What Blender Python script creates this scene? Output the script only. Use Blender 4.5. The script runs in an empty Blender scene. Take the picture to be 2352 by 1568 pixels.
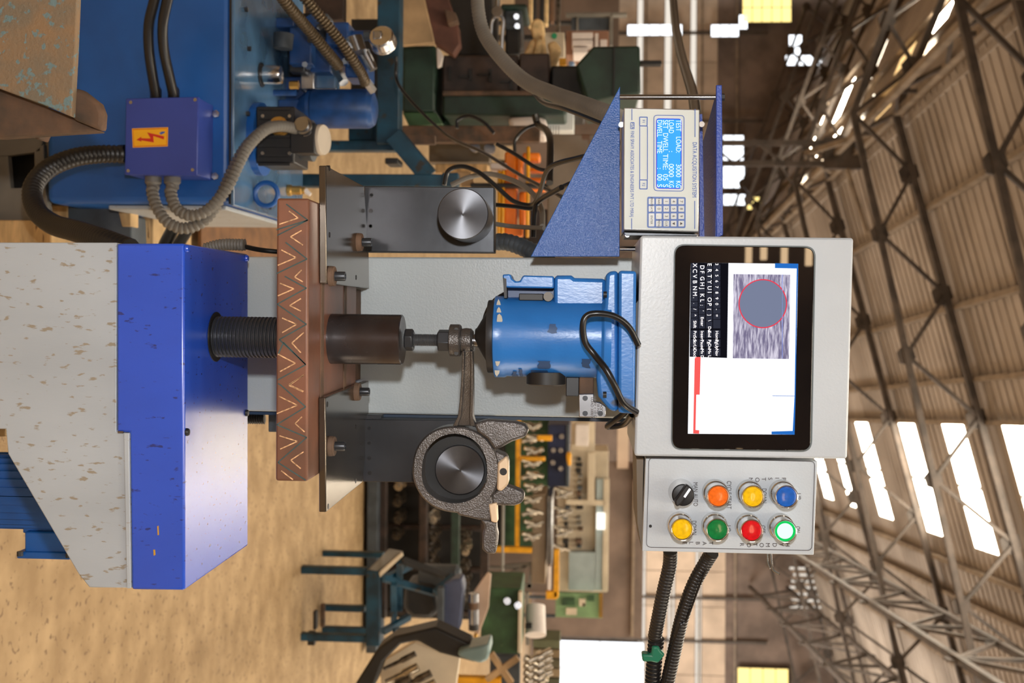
import bpy, bmesh, math, random
from mathutils import Vector as V, Matrix
rnd = random.Random(7)
sc = bpy.context.scene
COL = sc.collection
# ------------------------------------------------------------------ camera
F = 2550.0; H = 1.45; CAM = V((0, 0, H))
YAW, PIT, ROL = -0.0293246, -0.06340551, 0.01280639
def _rows():
    cy, sy, cp, sp, cr, sr = math.cos(YAW), math.sin(YAW), math.cos(PIT), math.sin(PIT), math.cos(ROL), math.sin(ROL)
    Ry = Matrix(((cy, sy, 0), (-sy, cy, 0), (0, 0, 1)))
    Rp = Matrix(((1, 0, 0), (0, cp, sp), (0, -sp, cp)))
    Rr = Matrix(((cr, 0, sr), (0, 1, 0), (-sr, 0, cr)))
    return Rr @ Rp @ Ry
M = _rows(); MT = M.transposed()
cx_, cy_, cz_ = M[0].copy(), M[1].copy(), M[2].copy()      # right, forward, up of the upright view
cam_d = bpy.data.cameras.new('camera'); cam = bpy.data.objects.new('camera', cam_d); COL.objects.link(cam)
cam_d.sensor_width = 36; cam_d.lens = F / 2352 * 36; cam_d.clip_end = 300; cam_d.clip_start = .05
X, Y, Z = cz_, -cx_, -cy_                                   # the camera is held on its side
cam.matrix_world = Matrix(((X[0], Y[0], Z[0], 0), (X[1], Y[1], Z[1], 0), (X[2], Y[2], Z[2], H), (0, 0, 0, 1)))
cam_d.dof.use_dof = True; cam_d.dof.focus_distance = 1.52; cam_d.dof.aperture_fstop = 7
sc.camera = cam
# ------------------------------------------------------------------ view, world, lights
sc.view_settings.view_transform = 'Standard'; sc.view_settings.look = 'None'
sc.view_settings.gamma = 1; sc.view_settings.use_curve_mapping = False; sc.view_settings.exposure = 0.0
sc.cycles.use_denoising = True; sc.cycles.max_bounces = 5; sc.cycles.sample_clamp_indirect = 14
w = bpy.data.worlds.new('sky'); sc.world = w; w.use_nodes = True
w.node_tree.nodes['Background'].inputs[0].default_value = (1.0, .93, .84, 1)
w.node_tree.nodes['Background'].inputs[1].default_value = 1.15
def ray(px, py): return MT @ V((py - 784, F, px - 1176))
def at(px, py, Yd): d = ray(px, py); return CAM + d * (Yd / d.y)
def atz(px, py, z): d = ray(px, py); return CAM + d * ((z - H) / d.z)
HD = ray(1345, 955); HD.z = 0; HD.normalize(); HX = V((HD.y, -HD.x, 0))
def hall(x, d, z): v = HX * x + HD * d; v.z = z; return v
def lamp(name, kind, loc, target, energy, color, **k):
    l = bpy.data.lights.new(name, kind); l.energy = energy; l.color = color
    for a, b in k.items(): setattr(l, a, b)
    o = bpy.data.objects.new(name, l); COL.objects.link(o); o.location = loc
    o.rotation_euler = (V(target) - V(loc)).to_track_quat('-Z', 'Y').to_euler(); return o
lamp('flash', 'AREA', (-.19, -.02, 1.47), (.15, 1.6, 1.35), 14.5, (.98, .99, 1), size=.05)
lamp('roof_fill', 'AREA', hall(7, 12, 6.6), hall(5.6, 12, 0), 1050, (1, .90, .76), shape='RECTANGLE', size=7, size_y=18)  # added area lamp below the roof sheets, ambient fill
lamp('side_fill', 'AREA', hall(12, 4, 4.2), hall(0, 5, .8), 400, (1, .87, .68), shape='RECTANGLE', size=5, size_y=4)  # unseen area lamp filling in warm sunlight from the right
lamp('rear_fill', 'AREA', hall(0, -7, 6.2), hall(0, 10, 2.2), 210, (1, .95, .88), shape='RECTANGLE', size=12, size_y=2.5)  # added fill lamp high behind the camera
lamp('gable_fill', 'AREA', hall(10, 24, 3.2), hall(-6, 33, 3.6), 1700, (1, .93, .84), shape='RECTANGLE', size=5, size_y=4)  # added lamp near the far end, brightens the gable wall
lamp('floor_fill', 'AREA', hall(3, 16, .25), hall(3, 16.1, 6), 330, (1, .88, .74), shape='RECTANGLE', size=16, size_y=22)  # added upward lamp just above the floor, brightens the roof
# ------------------------------------------------------------------ materials
def S(r, g, b):
    f = lambda c: (c / 255 / 12.92) if c / 255 <= .04045 else ((c / 255 + .055) / 1.055) ** 2.4
    return (f(r), f(g), f(b), 1)
MATS = {}
def mat(name, c, rough=.5, metal=0, var=.12, scale=6, bump=0, bscale=80, c2=None, spots=None, sscale=30, samt=.62, emit=None, es=1, spec=.5, coat=0, stretch=(1, 1, 1), rvar=0):
    m = bpy.data.materials.new(name); m.use_nodes = True; nt = m.node_tree; N = nt.nodes; L = nt.links
    b = N['Principled BSDF']; c = S(*c)
    tc = N.new('ShaderNodeTexCoord'); mp = N.new('ShaderNodeMapping'); mp.inputs['Scale'].default_value = stretch
    L.new(tc.outputs['Object'], mp.inputs[0])
    nz = N.new('ShaderNodeTexNoise'); nz.inputs['Scale'].default_value = scale; nz.inputs['Detail'].default_value = 6
    L.new(mp.outputs[0], nz.inputs['Vector'])
    mx = N.new('ShaderNodeMix'); mx.data_type = 'RGBA'
    ca = S(*c2) if c2 else tuple(x * (1 - var * 1.6) for x in c[:3]) + (1,)
    cb = c if c2 else tuple(min(1, x * (1 + var)) for x in c[:3]) + (1,)
    rp = N.new('ShaderNodeMapRange'); rp.inputs[1].default_value = .35; rp.inputs[2].default_value = .65
    L.new(nz.outputs[0], rp.inputs[0]); L.new(rp.outputs[0], mx.inputs[0])
    mx.inputs[6].default_value = ca; mx.inputs[7].default_value = cb; out = mx.outputs[2]
    if spots:
        n2 = N.new('ShaderNodeTexNoise'); n2.inputs['Scale'].default_value = sscale; n2.inputs['Detail'].default_value = 4
        L.new(mp.outputs[0], n2.inputs['Vector'])
        r2 = N.new('ShaderNodeMapRange'); r2.inputs[1].default_value = samt; r2.inputs[2].default_value = samt + .06
        L.new(n2.outputs[0], r2.inputs[0]); m2 = N.new('ShaderNodeMix'); m2.data_type = 'RGBA'
        L.new(r2.outputs[0], m2.inputs[0]); L.new(out, m2.inputs[6]); m2.inputs[7].default_value = S(*spots); out = m2.outputs[2]
    L.new(out, b.inputs['Base Color'])
    b.inputs['Roughness'].default_value = rough; b.inputs['Metallic'].default_value = metal
    b.inputs['Specular IOR Level'].default_value = spec; b.inputs['Coat Weight'].default_value = coat
    if rvar:
        r3 = N.new('ShaderNodeMapRange'); r3.inputs[3].default_value = max(.02, rough - rvar); r3.inputs[4].default_value = rough + rvar
        L.new(nz.outputs[0], r3.inputs[0]); L.new(r3.outputs[0], b.inputs['Roughness'])
    if bump:
        n3 = N.new('ShaderNodeTexNoise'); n3.inputs['Scale'].default_value = bscale; n3.inputs['Detail'].default_value = 3
        L.new(mp.outputs[0], n3.inputs['Vector'])
        bp = N.new('ShaderNodeBump'); bp.inputs['Strength'].default_value = bump; bp.inputs['Distance'].default_value = .002
        L.new(n3.outputs[0], bp.inputs['Height']); L.new(bp.outputs[0], b.inputs['Normal'])
    if emit:
        b.inputs['Emission Color'].default_value = S(*emit); b.inputs['Emission Strength'].default_value = es
    MATS[name] = m; return m
def emi(name, c, s):
    m = bpy.data.materials.new(name); m.use_nodes = True; N = m.node_tree.nodes; N.clear()
    e = N.new('ShaderNodeEmission'); e.inputs[0].default_value = S(*c); e.inputs[1].default_value = s
    o = N.new('ShaderNodeOutputMaterial'); m.node_tree.links.new(e.outputs[0], o.inputs[0]); return m
grey_stand = mat('grey_enamel_stained', (168, 174, 180), .5, var=.06, scale=5, spots=(144, 134, 118), sscale=95, samt=.62, stretch=(1.8, 1, .6), bump=.05, bscale=200)
blue_house = mat('royal_blue_enamel', (36, 80, 196), .27, var=.07, scale=4, spots=(30, 48, 120), sscale=95, samt=.64, stretch=(1.8, 1, .7), bump=.012, bscale=260, spec=.9)
grey_hammer = mat('grey_hammered_paint', (182, 190, 192), .36, var=.05, scale=3, bump=.16, bscale=380)
grey_box = mat('light_grey_hammered', (188, 195, 202), .36, var=.05, scale=4, bump=.14, bscale=330)
head_blue = mat('azure_cast_paint', (42, 110, 184), .3, var=.1, scale=9, bump=.08, bscale=300, spots=(60, 70, 92), sscale=26, samt=.655, stretch=(1, 1, .5))
brk_blue = mat('blue_hammered_paint', (40, 92, 170), .24, var=.05, scale=5, bump=.42, bscale=420, spec=.4)
brk_dark = mat('blue_bracket_edge', (48, 76, 168), .4, var=.06, bump=.4, bscale=300)
tank_blue = mat('tank_blue', (26, 92, 172), .38, var=.12, scale=4, bump=.08, spots=(60, 74, 92), sscale=16, samt=.75)
lid_blue = mat('tank_lid_blue', (74, 110, 146), .2, var=.2, scale=7, coat=.4, rvar=.08)  # lid colour lightened to carry the skylight's reflection
jbox_blue = mat('junction_box_violet_blue', (52, 72, 158), .38, var=.05)
valve_blue = mat('valve_blue', (28, 70, 128), .4, var=.2, scale=20)
motor_blue = mat('motor_blue', (16, 84, 160), .42, var=.15, scale=12, spots=(80, 66, 56), sscale=18, samt=.7)
rust_block = mat('brown_oxide_block', (126, 82, 62), .42, var=.16, scale=14, metal=.15, bump=.1, c2=(100, 72, 58))
steel_dark = mat('blackened_steel', (60, 62, 66), .34, metal=.5, var=.14, scale=9, rvar=.1, bump=.05)
steel_top = mat('ground_dark_steel', (112, 104, 94), .2, metal=.9, var=.14, scale=6, rvar=.06)
steel_face = mat('turned_steel', (104, 106, 110), .3, metal=.55, var=.12, scale=15, bump=.1, bscale=100)
turned_end = mat('lathe_turned_face', (92, 93, 97), .36, metal=.8, var=.06, scale=40)
_n = turned_end.node_tree.nodes; _t = _n.new('ShaderNodeTangent'); _t.direction_type = 'RADIAL'; _t.axis = 'Y'
turned_end.node_tree.links.new(_t.outputs[0], _n['Principled BSDF'].inputs['Tangent']); _n['Principled BSDF'].inputs['Anisotropic'].default_value = .85
steel_cyl = mat('worn_black_steel', (74, 72, 74), .27, metal=.55, var=.1, scale=14, c2=(62, 50, 46), rvar=.08)
steel_bright = mat('bright_steel', (170, 172, 176), .25, metal=1, var=.1, scale=20)
chrome = mat('chrome', (218, 218, 218), .22, metal=1, var=.03)
forged = mat('forged_iron', (104, 100, 98), .3, metal=.6, var=.14, scale=30, bump=.4, bscale=520)
brass = mat('brass', (190, 150, 80), .35, metal=.8, var=.1)
black_pl = mat('black_plastic', (26, 26, 29), .45, var=.1)
black_gl = mat('black_cable', (22, 22, 24), .3, var=.1)
hose_grey = mat('grey_flexible_conduit', (112, 108, 102), .55, var=.1)
hose_black = mat('black_spiral_hose', (34, 32, 32), .35, var=.1)
hose_steel = mat('braided_hydraulic_hose', (96, 82, 62), .4, metal=.4, var=.3, scale=300)
rusty = mat('rusted_casting', (146, 118, 88), .85, var=.2, scale=18, c2=(122, 112, 96), spots=(112, 134, 136), sscale=85, samt=.58, bump=1, bscale=160)
rust_dk = mat('rusty_brown_iron', (112, 84, 64), .8, var=.3, scale=18, bump=.8, c2=(74, 62, 52))
concrete = mat('sandy_concrete', (180, 152, 112), .7, var=.16, scale=7, c2=(152, 124, 86), bump=1, bscale=40, spots=(126, 100, 70), sscale=38, samt=.6)
wood = mat('raw_timber', (206, 172, 122), .7, var=.2, scale=9, stretch=(1, 1, 5), spots=(120, 90, 58), sscale=18, samt=.64)
slate = mat('dark_grey_iron', (68, 76, 84), .6, var=.25, scale=10, bump=.4)
teal = mat('teal_paint', (14, 62, 84), .5, var=.35, scale=9, spots=(48, 44, 40), sscale=22, samt=.62)
dkgreen = mat('machine_green', (30, 54, 44), .5, var=.3, scale=9, spots=(70, 86, 72), sscale=20, samt=.7)
midgreen = mat('bench_green', (50, 82, 50), .55, var=.3, scale=8, spots=(110, 116, 80), sscale=14, samt=.66)
dkbrown = mat('oily_brown_iron', (56, 42, 36), .55, var=.4, scale=12, bump=.4)
black_iron = mat('black_iron', (30, 28, 27), .5, var=.3)
tan_card = mat('tan_board', (176, 146, 108), .75, var=.2, scale=7, spots=(96, 74, 54), sscale=30, samt=.68)
cloth = mat('cream_cloth', (222, 190, 138), .85, var=.2, scale=25)
white_p = mat('white_sheet', (232, 222, 216), .6, var=.08)
orange_p = mat('orange_paint', (250, 130, 16), .45, var=.15, scale=12)
yellow_p = mat('yellow_paint', (236, 168, 24), .45, var=.15, scale=12)
navy = mat('navy_machine_paint', (30, 40, 74), .5, var=.25)
bgrey = mat('slate_blue_guard', (70, 78, 104), .45, var=.2)
cream = mat('cream_cabinet', (206, 192, 168), .6, var=.08)
glass_b = mat('pale_window_glass', (168, 182, 184), .15, var=.1)
crank_m = mat('machined_crankshaft', (188, 178, 162), .24, metal=.95, var=.25, scale=30)
crank_d = mat('oily_crankshaft', (104, 96, 86), .35, metal=.8, var=.4, scale=30)
grey_tbl = mat('grey_table_paint', (124, 120, 112), .5, var=.15)
truss_m = mat('truss_steel', (76, 66, 58), .6, var=.25, scale=5)
truss_l = mat('purlin_steel', (138, 122, 104), .5, var=.2, scale=5)
roof_m = mat('roof_sheet', (168, 156, 144), .7, var=.16, scale=1.2, c2=(146, 134, 122))
gable_m = mat('gable_sheet', (196, 176, 156), .7, var=.12, scale=1.5)
gable_d = mat('gable_dark_sheet', (118, 102, 92), .8, var=.2, scale=1.5)
skylt = emi('skylight_sheet_glow', (255, 240, 216), 20)
skywarm = emi('amber_skylight_glow', (255, 208, 140), 1.5)
winlt = emi('window_glow', (246, 250, 255), 2.6)
warmlt = emi('warm_window_glow', (255, 226, 140), 1.8)
band_m = emi('translucent_band_glow', (240, 230, 216), 1.05)
red_l = emi('red_lamp_glow', (255, 30, 60), 1.6)
blk_print = mat('dark_print', (60, 50, 50), .6, var=0)
blue_print = mat('blue_print', (64, 96, 176), .6, var=0)
white_print = mat('white_print', (240, 240, 246), .6, var=0, emit=(240, 240, 250), es=.8)
red_print = mat('red_print', (206, 40, 26), .6, var=0)
label_y = mat('yellow_label', (246, 178, 22), .5, var=.03)
chalk = mat('chalk', (214, 168, 124), .9, var=.3, scale=200)
teal_ink = mat('teal_marker', (60, 84, 84), .8, var=.2, scale=60)
bare_paint = mat('chipped_filler', (176, 172, 160), .7, var=.1)
# ------------------------------------------------------------------ mesh building
class MB:
    def __init__(s): s.v = []; s.f = []
    def add(s, vs, fs):
        n = len(s.v); s.v += [tuple(v) for v in vs]; s.f += [tuple(i + n for i in f) for f in fs]; return s
    def box(s, x0, x1, y0, y1, z0, z1):
        x0, x1 = sorted((x0, x1)); y0, y1 = sorted((y0, y1)); z0, z1 = sorted((z0, z1))
        return s.add([(x, y, z) for z in (z0, z1) for y in (y0, y1) for x in (x0, x1)],
                     [(0, 2, 3, 1), (4, 5, 7, 6), (0, 1, 5, 4), (2, 6, 7, 3), (0, 4, 6, 2), (1, 3, 7, 5)])
    def prism(s, pts, vec):
        pts = [V(p) for p in pts]; vec = V(vec); n = len(pts)
        nm = V((0, 0, 0))
        for i in range(n): nm += pts[i].cross(pts[(i + 1) % n])
        if nm.dot(vec) > 0: pts.reverse()
        return s.add(pts + [p + vec for p in pts], [tuple(range(n)), tuple(range(2 * n - 1, n - 1, -1))] +
                     [(i, i + n, (i + 1) % n + n, (i + 1) % n) for i in range(n)])
    def py(s, pl, Yd, d): return s.prism([at(a, b, Yd) for a, b in pl], (0, d, 0))
    def pz(s, pl, z, h): return s.prism([atz(a, b, z) for a, b in pl], (0, 0, h))
    def rb(s, a0, a1, b0, b1, Yd, d):
        am, bm = (a0 + a1) / 2, (b0 + b1) / 2
        return s.box(at(am, b0, Yd).x, at(am, b1, Yd).x, Yd, Yd + d, at(a0, bm, Yd).z, at(a1, bm, Yd).z)
    def ringed(s, rings, cap=True, closed=False):
        n = len(rings[0]); vs = [p for r in rings for p in r]; fs = []
        m = len(rings)
        for k in range(m if closed else m - 1):
            a, b = k * n, ((k + 1) % m) * n
            fs += [(a + i, a + (i + 1) % n, b + (i + 1) % n, b + i) for i in range(n)]
        if cap and not closed: fs += [tuple(range(n - 1, -1, -1)), tuple(range((m - 1) * n, m * n))]
        return s.add(vs, fs)
    def lathe(s, prof, o, ax=(0, 0, 1), seg=32, ph=0, cap=True):
        o = V(o); ax = V(ax).normalized(); u = ax.orthogonal().normalized()
        if abs(ax.z) > .9: u = V((1, 0, 0)) - ax * ax.x; u.normalize()
        v = ax.cross(u)
        return s.ringed([[o + ax * h + (u * math.cos(ph + 2 * math.pi * i / seg) + v * math.sin(ph + 2 * math.pi * i / seg)) * r for i in range(seg)] for r, h in prof], cap)
    def cyl(s, a, b, r, r2=None, seg=20):
        a, b = V(a), V(b); return s.lathe([(r, 0), (r if r2 is None else r2, (b - a).length)], a, b - a, seg)
    def tube(s, pts, r, seg=10, rad=None):
        pts = [V(p) for p in pts]; rings = []; u = None
        for i, p in enumerate(pts):
            t = (pts[min(i + 1, len(pts) - 1)] - pts[max(i - 1, 0)]).normalized()
            u = t.orthogonal().normalized() if u is None else (u - t * u.dot(t)).normalized()
            v = t.cross(u); rr = rad[i] if rad else r
            rings.append([p + (u * math.cos(2 * math.pi * k / seg) + v * math.sin(2 * math.pi * k / seg)) * rr for k in range(seg)])
        return s.ringed(rings)
    def bar(s, a, b, w_, h_=None):
        a, b = V(a), V(b); t = (b - a).normalized(); u = t.cross(V((0, 0, 1)))
        if u.length < .05: u = t.cross(V((1, 0, 0)))
        u.normalize(); v = t.cross(u); h_ = h_ or w_
        r = [[p + u * x * w_ / 2 + v * y * h_ / 2 for x, y in ((-1, -1), (1, -1), (1, 1), (-1, 1))] for p in (a, b)]
        return s.ringed(r)
    def build(s, name, m, parent=None, bev=0, smooth=True, seg=2, **props):
        me = bpy.data.meshes.new(name); vs = s.v
        if parent is None and vs:
            lo = [min(v[i] for v in vs) for i in range(3)]; hi = [max(v[i] for v in vs) for i in range(3)]
            org = V(((lo[0] + hi[0]) / 2, (lo[1] + hi[1]) / 2, lo[2]))
        else: org = V((0, 0, 0))
        me.from_pydata([tuple(V(v) - org) for v in vs], [], s.f)
        bm = bmesh.new(); bm.from_mesh(me); bmesh.ops.recalc_face_normals(bm, faces=bm.faces); bm.to_mesh(me); bm.free()
        me.materials.append(m)
        if smooth:
            for p in me.polygons: p.use_smooth = True
            me.set_sharp_from_angle(angle=math.radians(35))
        o = bpy.data.objects.new(name, me); COL.objects.link(o)
        if parent is None: o.location = org
        else: put(o, parent)
        if bev:
            b = o.modifiers.new('bevel', 'BEVEL'); b.width = bev; b.segments = seg; b.limit_method = 'ANGLE'; b.angle_limit = math.radians(40)
        for k, v in props.items(): o[k] = v
        return o
def put(o, parent):
    r = parent
    while r.parent: r = r.parent
    o.parent = parent; o.location = (0, 0, 0) if r.get('local') else -wpos(parent)
def wpos(p):
    v = V(p.location); q = p.parent
    while q: v += V(q.location); q = q.parent
    return v
def tag(o, label, cat, group=None, kind=None):
    o['label'] = label; o['category'] = cat
    if group: o['group'] = group
    if kind: o['kind'] = kind
    return o
def thing(name, loc, label, cat, group=None, local=False):
    o = bpy.data.objects.new(name, None); COL.objects.link(o); o.location = loc; o.empty_display_size = .05
    if local: o['local'] = True
    return tag(o, label, cat, group)
def struct(name, mb, m, parent=None, **k):
    o = mb.build(name, m, parent, **k)
    if parent is None: o['kind'] = 'structure'
    return o
FONTS = []
def text(s_, p, size, m, parent, rot=0, name='lettering', width=None, align='LEFT', pitch=90):
    c = bpy.data.curves.new(name, 'FONT'); c.body = s_; c.size = size; c.align_x = align; c.align_y = 'CENTER'; c.extrude = .0001; c.materials.append(m)
    o = bpy.data.objects.new(name, c); COL.objects.link(o); o.parent = parent
    FONTS.append((o, width))
    o.rotation_euler = (math.radians(pitch), -rot, 0) if rot else (math.radians(pitch), 0, 0)
    o.location = V(p) - wpos(parent); return o
def dist(a, b): return (V(a) - V(b)).length
def cr(pts, n=8):
    P = [V(p) for p in pts]; P = [P[0] * 2 - P[1]] + P + [P[-1] * 2 - P[-2]]; out = []
    for i in range(1, len(P) - 2):
        for k in range(n):
            t = k / n; a, b, c, d = P[i - 1:i + 3]
            out.append(.5 * ((2 * b) + (c - a) * t + (2 * a - 5 * b + 4 * c - d) * t * t + (3 * b - a - 3 * c + d) * t ** 3))
    return out + [P[-2]]
def resample(pts, step):
    out = [pts[0]]; acc = 0
    for a, b in zip(pts, pts[1:]):
        L = (b - a).length; d = step - acc
        while d <= L: out.append(a.lerp(b, d / L)); d += step
        acc = (acc + L) % step
    return out
def pxs(l): return [at(*p) for p in l]
def hose(name, l, r, m, label=None, cat=None, pitch=.006, amp=.1, group=None, parent=None, seg=12):
    p = cr(pxs(l), 10); mb = MB()
    if pitch:
        q = resample(p, pitch / 3); mb.tube(q, r, seg, [r * (1 + (amp if i % 3 == 1 else (-amp if i % 3 == 0 else amp * .6))) for i in range(len(q))])
    else: mb.tube(p, r, seg)
    o = mb.build(name, m, parent)
    if label: tag(o, label, cat, group)
    return o
def rrect(c, r, n=5):
    """pixel corners (4, in order) with rounded corners"""
    out = []; k = len(c)
    for i in range(k):
        p, q, s_ = V((*c[i - 1], 0)), V((*c[i], 0)), V((*c[(i + 1) % k], 0))
        a = q + (p - q).normalized() * r; b = q + (s_ - q).normalized() * r
        for j in range(n + 1):
            t = j / n; v = a * (1 - t) ** 2 + q * 2 * t * (1 - t) + b * t * t; out.append((v.x, v.y))
    return out
def loop_strip(mb, pl, Yd, wpx, d=.0004):
    n = len(pl)
    cx = sum(p[0] for p in pl) / n; cy = sum(p[1] for p in pl) / n
    ins = []
    for i in range(n):
        p = V((pl[i][0], pl[i][1])); a = V((pl[i - 1][0], pl[i - 1][1])); b = V((pl[(i + 1) % n][0], pl[(i + 1) % n][1]))
        t = (b - a).normalized(); nn = V((-t.y, t.x))
        if nn.dot(V((cx, cy)) - p) < 0: nn = -nn
        q = p + nn * wpx; ins.append((q.x, q.y))
    for i in range(n):
        j = (i + 1) % n
        mb.py([pl[i], pl[j], ins[j], ins[i]], Yd, d)
def line_px(mb, a, b, wpx, Yd, d=.0004):
    t = (V(b) - V(a)).normalized(); n = V((-t.y, t.x)) * wpx / 2
    mb.py([tuple(V(a) + n), tuple(V(b) + n), tuple(V(b) - n), tuple(V(a) - n)], Yd, d)

def font_meshes():
    bpy.context.view_layer.update(); dg = bpy.context.evaluated_depsgraph_get(); out = []
    for o, wd in FONTS:
        me = bpy.data.meshes.new_from_object(o.evaluated_get(dg)); out.append((o, wd, me))
    for o, wd, me in out:
        n = bpy.data.objects.new('text_swap', me); COL.objects.link(n); n.parent = o.parent; n.location = o.location; n.rotation_euler = o.rotation_euler
        xs = [v.co.x for v in me.vertices]
        if wd and xs and max(xs) > min(xs): n.scale.x = wd / (max(xs) - min(xs))
        nm = o.name.split('.')[0]; c = o.data; bpy.data.objects.remove(o); bpy.data.curves.remove(c); n.name = nm; me.name = nm
# ================================================================== THE TEST MACHINE
YB = 1.371
zt = at(424, 957, YB).z
# ---- stand (grey sheet base) and blue housing
st = thing('machine_stand', at(0, 760, YB + .12), 'stained light grey sheet metal stand under the royal blue housing', 'machine stand')
MB().py([(268, 557), (267, 990), (283, 993), (291, 993), (297, 1350), (205, 1349), (180, 1318), (18, 1042), (13, 985), (-420, 980), (-420, 556)], YB + .004, .25).build('body', grey_stand, st, bev=.0015)
MB().py([(284, 994), (296, 994), (300, 1351), (291, 1351)], YB - .002, .008).build('lip', grey_stand, st, bev=.0008)
MB().py([(270, 990), (282, 990), (282, 994), (270, 994)], YB - .001, .004).build('weld_seam', rust_dk, st)
hs = thing('housing', at(268, 957, YB + .13), 'royal blue sheet metal box with bright top, lowest part of the press', 'housing')
MB().py([(268, 559), (268, 992), (298, 993), (302, 1354), (424, 1355.5), (423, 559)], YB, .268).build('shell', blue_house, hs, bev=.003)
for px, py in ((429, 571), (566, 593), (429, 992), (566, 948)):
    c = atz(px, py, zt + .0005); MB().lathe([(.0001, .0035), (.004, .003), (.005, .0012), (.005, -.001)], c, seg=14).build('screw', black_iron if py > 900 else blue_house, hs)
for q_ in ([(352, 1262), (356, 1262), (357, 1274), (353, 1276)], [(361, 1218), (364, 1217), (365, 1238), (362, 1239)]): MB().py([(a, b - 10 if a > 360 else b) for a, b in q_], YB - .0006, .0008).build('paint_fleck', mat('yellow_fleck', (200, 150, 40), .5) if 'yellow_fleck' not in MATS else MATS['yellow_fleck'], hs)
# ---- column
YC = 1.72
cl = thing('column', at(560, 770, YC + .1), 'upright light grey hammered column behind the spindle', 'column')
MB().py([(520, 589), (1470, 592), (1500, 962), (520, 943)], YC, .22).build('column_body', grey_hammer, cl, bev=.003)
MB().py([(520, 944), (1496, 963), (1496, 970), (840, 958), (520, 950)], YC + .01, .2).build('side_strip', mat('dark_petrol_paint', (34, 54, 76), .4), cl)
MB().py([(833, 952), (833, 966), (876, 966), (876, 953)], YC - .02, .02).build('stop_block', steel_dark, cl, bev=.001)
# ---- screw with table
AX = at(640, 775, 1.49); AXX = AX.x; YS = 1.49
def az(px, py=778): return at(px, py, YS).z
tb = thing('work_table', (AXX, YS, zt), 'brown iron table with chalk zigzags on a black threaded screw', 'machine table')
Y0 = 1.37; z2 = at(708, 780, Y0).z; z1 = at(634, 780, Y0).z; xa = at(670, 455, Y0).x; xb = at(670, 1105, Y0).x
MB().box(xa, xb, Y0, 1.665, z1, z2).build('table_block', rust_block, tb, bev=.003)
for py0, py1 in ((736, 742), (789, 794)):
    yy = atz(py0, 800, z2)[1]; y2 = atz(py1, 800, z2)[1]
    MB().box(xa + .004, xb - .004, yy, y2, z2 - .001, z2 + .0012).build('guide_edge', rust_dk, tb)
MB().box(AXX - .07, AXX + .07, 1.64, YC, z1 + .002, z2 - .004).build('slide', rust_dk, tb, bev=.001)
zs0, zs1 = zt + .001, z1
prof = []; zz = zs0
while zz < zs1 - .01:
    prof += [(.0262, zz), (.028, zz + .0012), (.028, zz + .003), (.0262, zz + .0042)]; zz += .0052
prof += [(.028, zs1 - .008), (.0335, zs1 - .007), (.0335, zs1)]
MB().lathe([(.0286, zs0 - .002), (.0286, zs0)] + prof, (AXX, YS, 0), seg=40).build('screw', steel_dark, tb)
MB().lathe([(.034, zt), (.034, zt + .0012), (.029, zt + .0014)], (AXX, YS, 0), seg=32).build('collar', black_iron, tb)
T2 = lambda l: [(600 + a / 3.135, 400 + b / 3.135) for a, b in l]
T3 = lambda l: [(600 + a / 3.92, 850 + b / 3.92) for a, b in l]
teals = T2([(180, 215), (335, 330), (115, 440)]), T2([(110, 400), (335, 330)]), T2([(175, 490), (330, 610), (110, 715)]), T2([(170, 735), (325, 820), (115, 935), (325, 1080), (130, 1190), (320, 1370), (120, 1480)]), T2([(120, 1300), (160, 1210), (320, 1370)]), T3([(150, 120), (170, 130), (400, 330), (140, 490), (410, 605), (150, 830), (400, 990)])
for l in teals:
    mk = MB()
    for a, b in zip(l, l[1:]): line_px(mk, a, b, 2.6, Y0 - .0006, .0008)
    mk.build('marker_line', teal_ink, tb)
for l in ([(200, 265), (265, 315), (130, 360)], [(290, 405), (210, 450), (300, 510)], [(145, 545), (250, 600), (120, 655)], [(290, 690), (240, 740), (300, 775)], [(135, 785), (235, 825), (120, 875)], [(285, 895), (205, 945), (285, 985)], [(150, 1035), (255, 1080), (150, 1140)], [(305, 1140), (220, 1215), (285, 1285)], [(120, 1295), (245, 1360), (135, 1420)], [(305, 1445), (200, 1520), (300, 1565)]):
    l = T2(l)
    ck = MB()
    for a, b in zip(l, l[1:]): line_px(ck, a, b, 2.6, Y0 - .0007, .0008)
    ck.build('chalk_mark', chalk, tb)
for l in ([(380, 45), (250, 130), (380, 190)], [(160, 235), (325, 315), (140, 390)], [(365, 420), (305, 480), (390, 555)], [(165, 590), (325, 640), (170, 710)], [(380, 735), (265, 810), (355, 885)], [(180, 905), (285, 985)]):
    l = T3(l); ck = MB()
    for a, b in zip(l, l[1:]): line_px(ck, a, b, 2.4, Y0 - .0007, .0008)
    ck.build('chalk_mark', chalk, tb)
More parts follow.
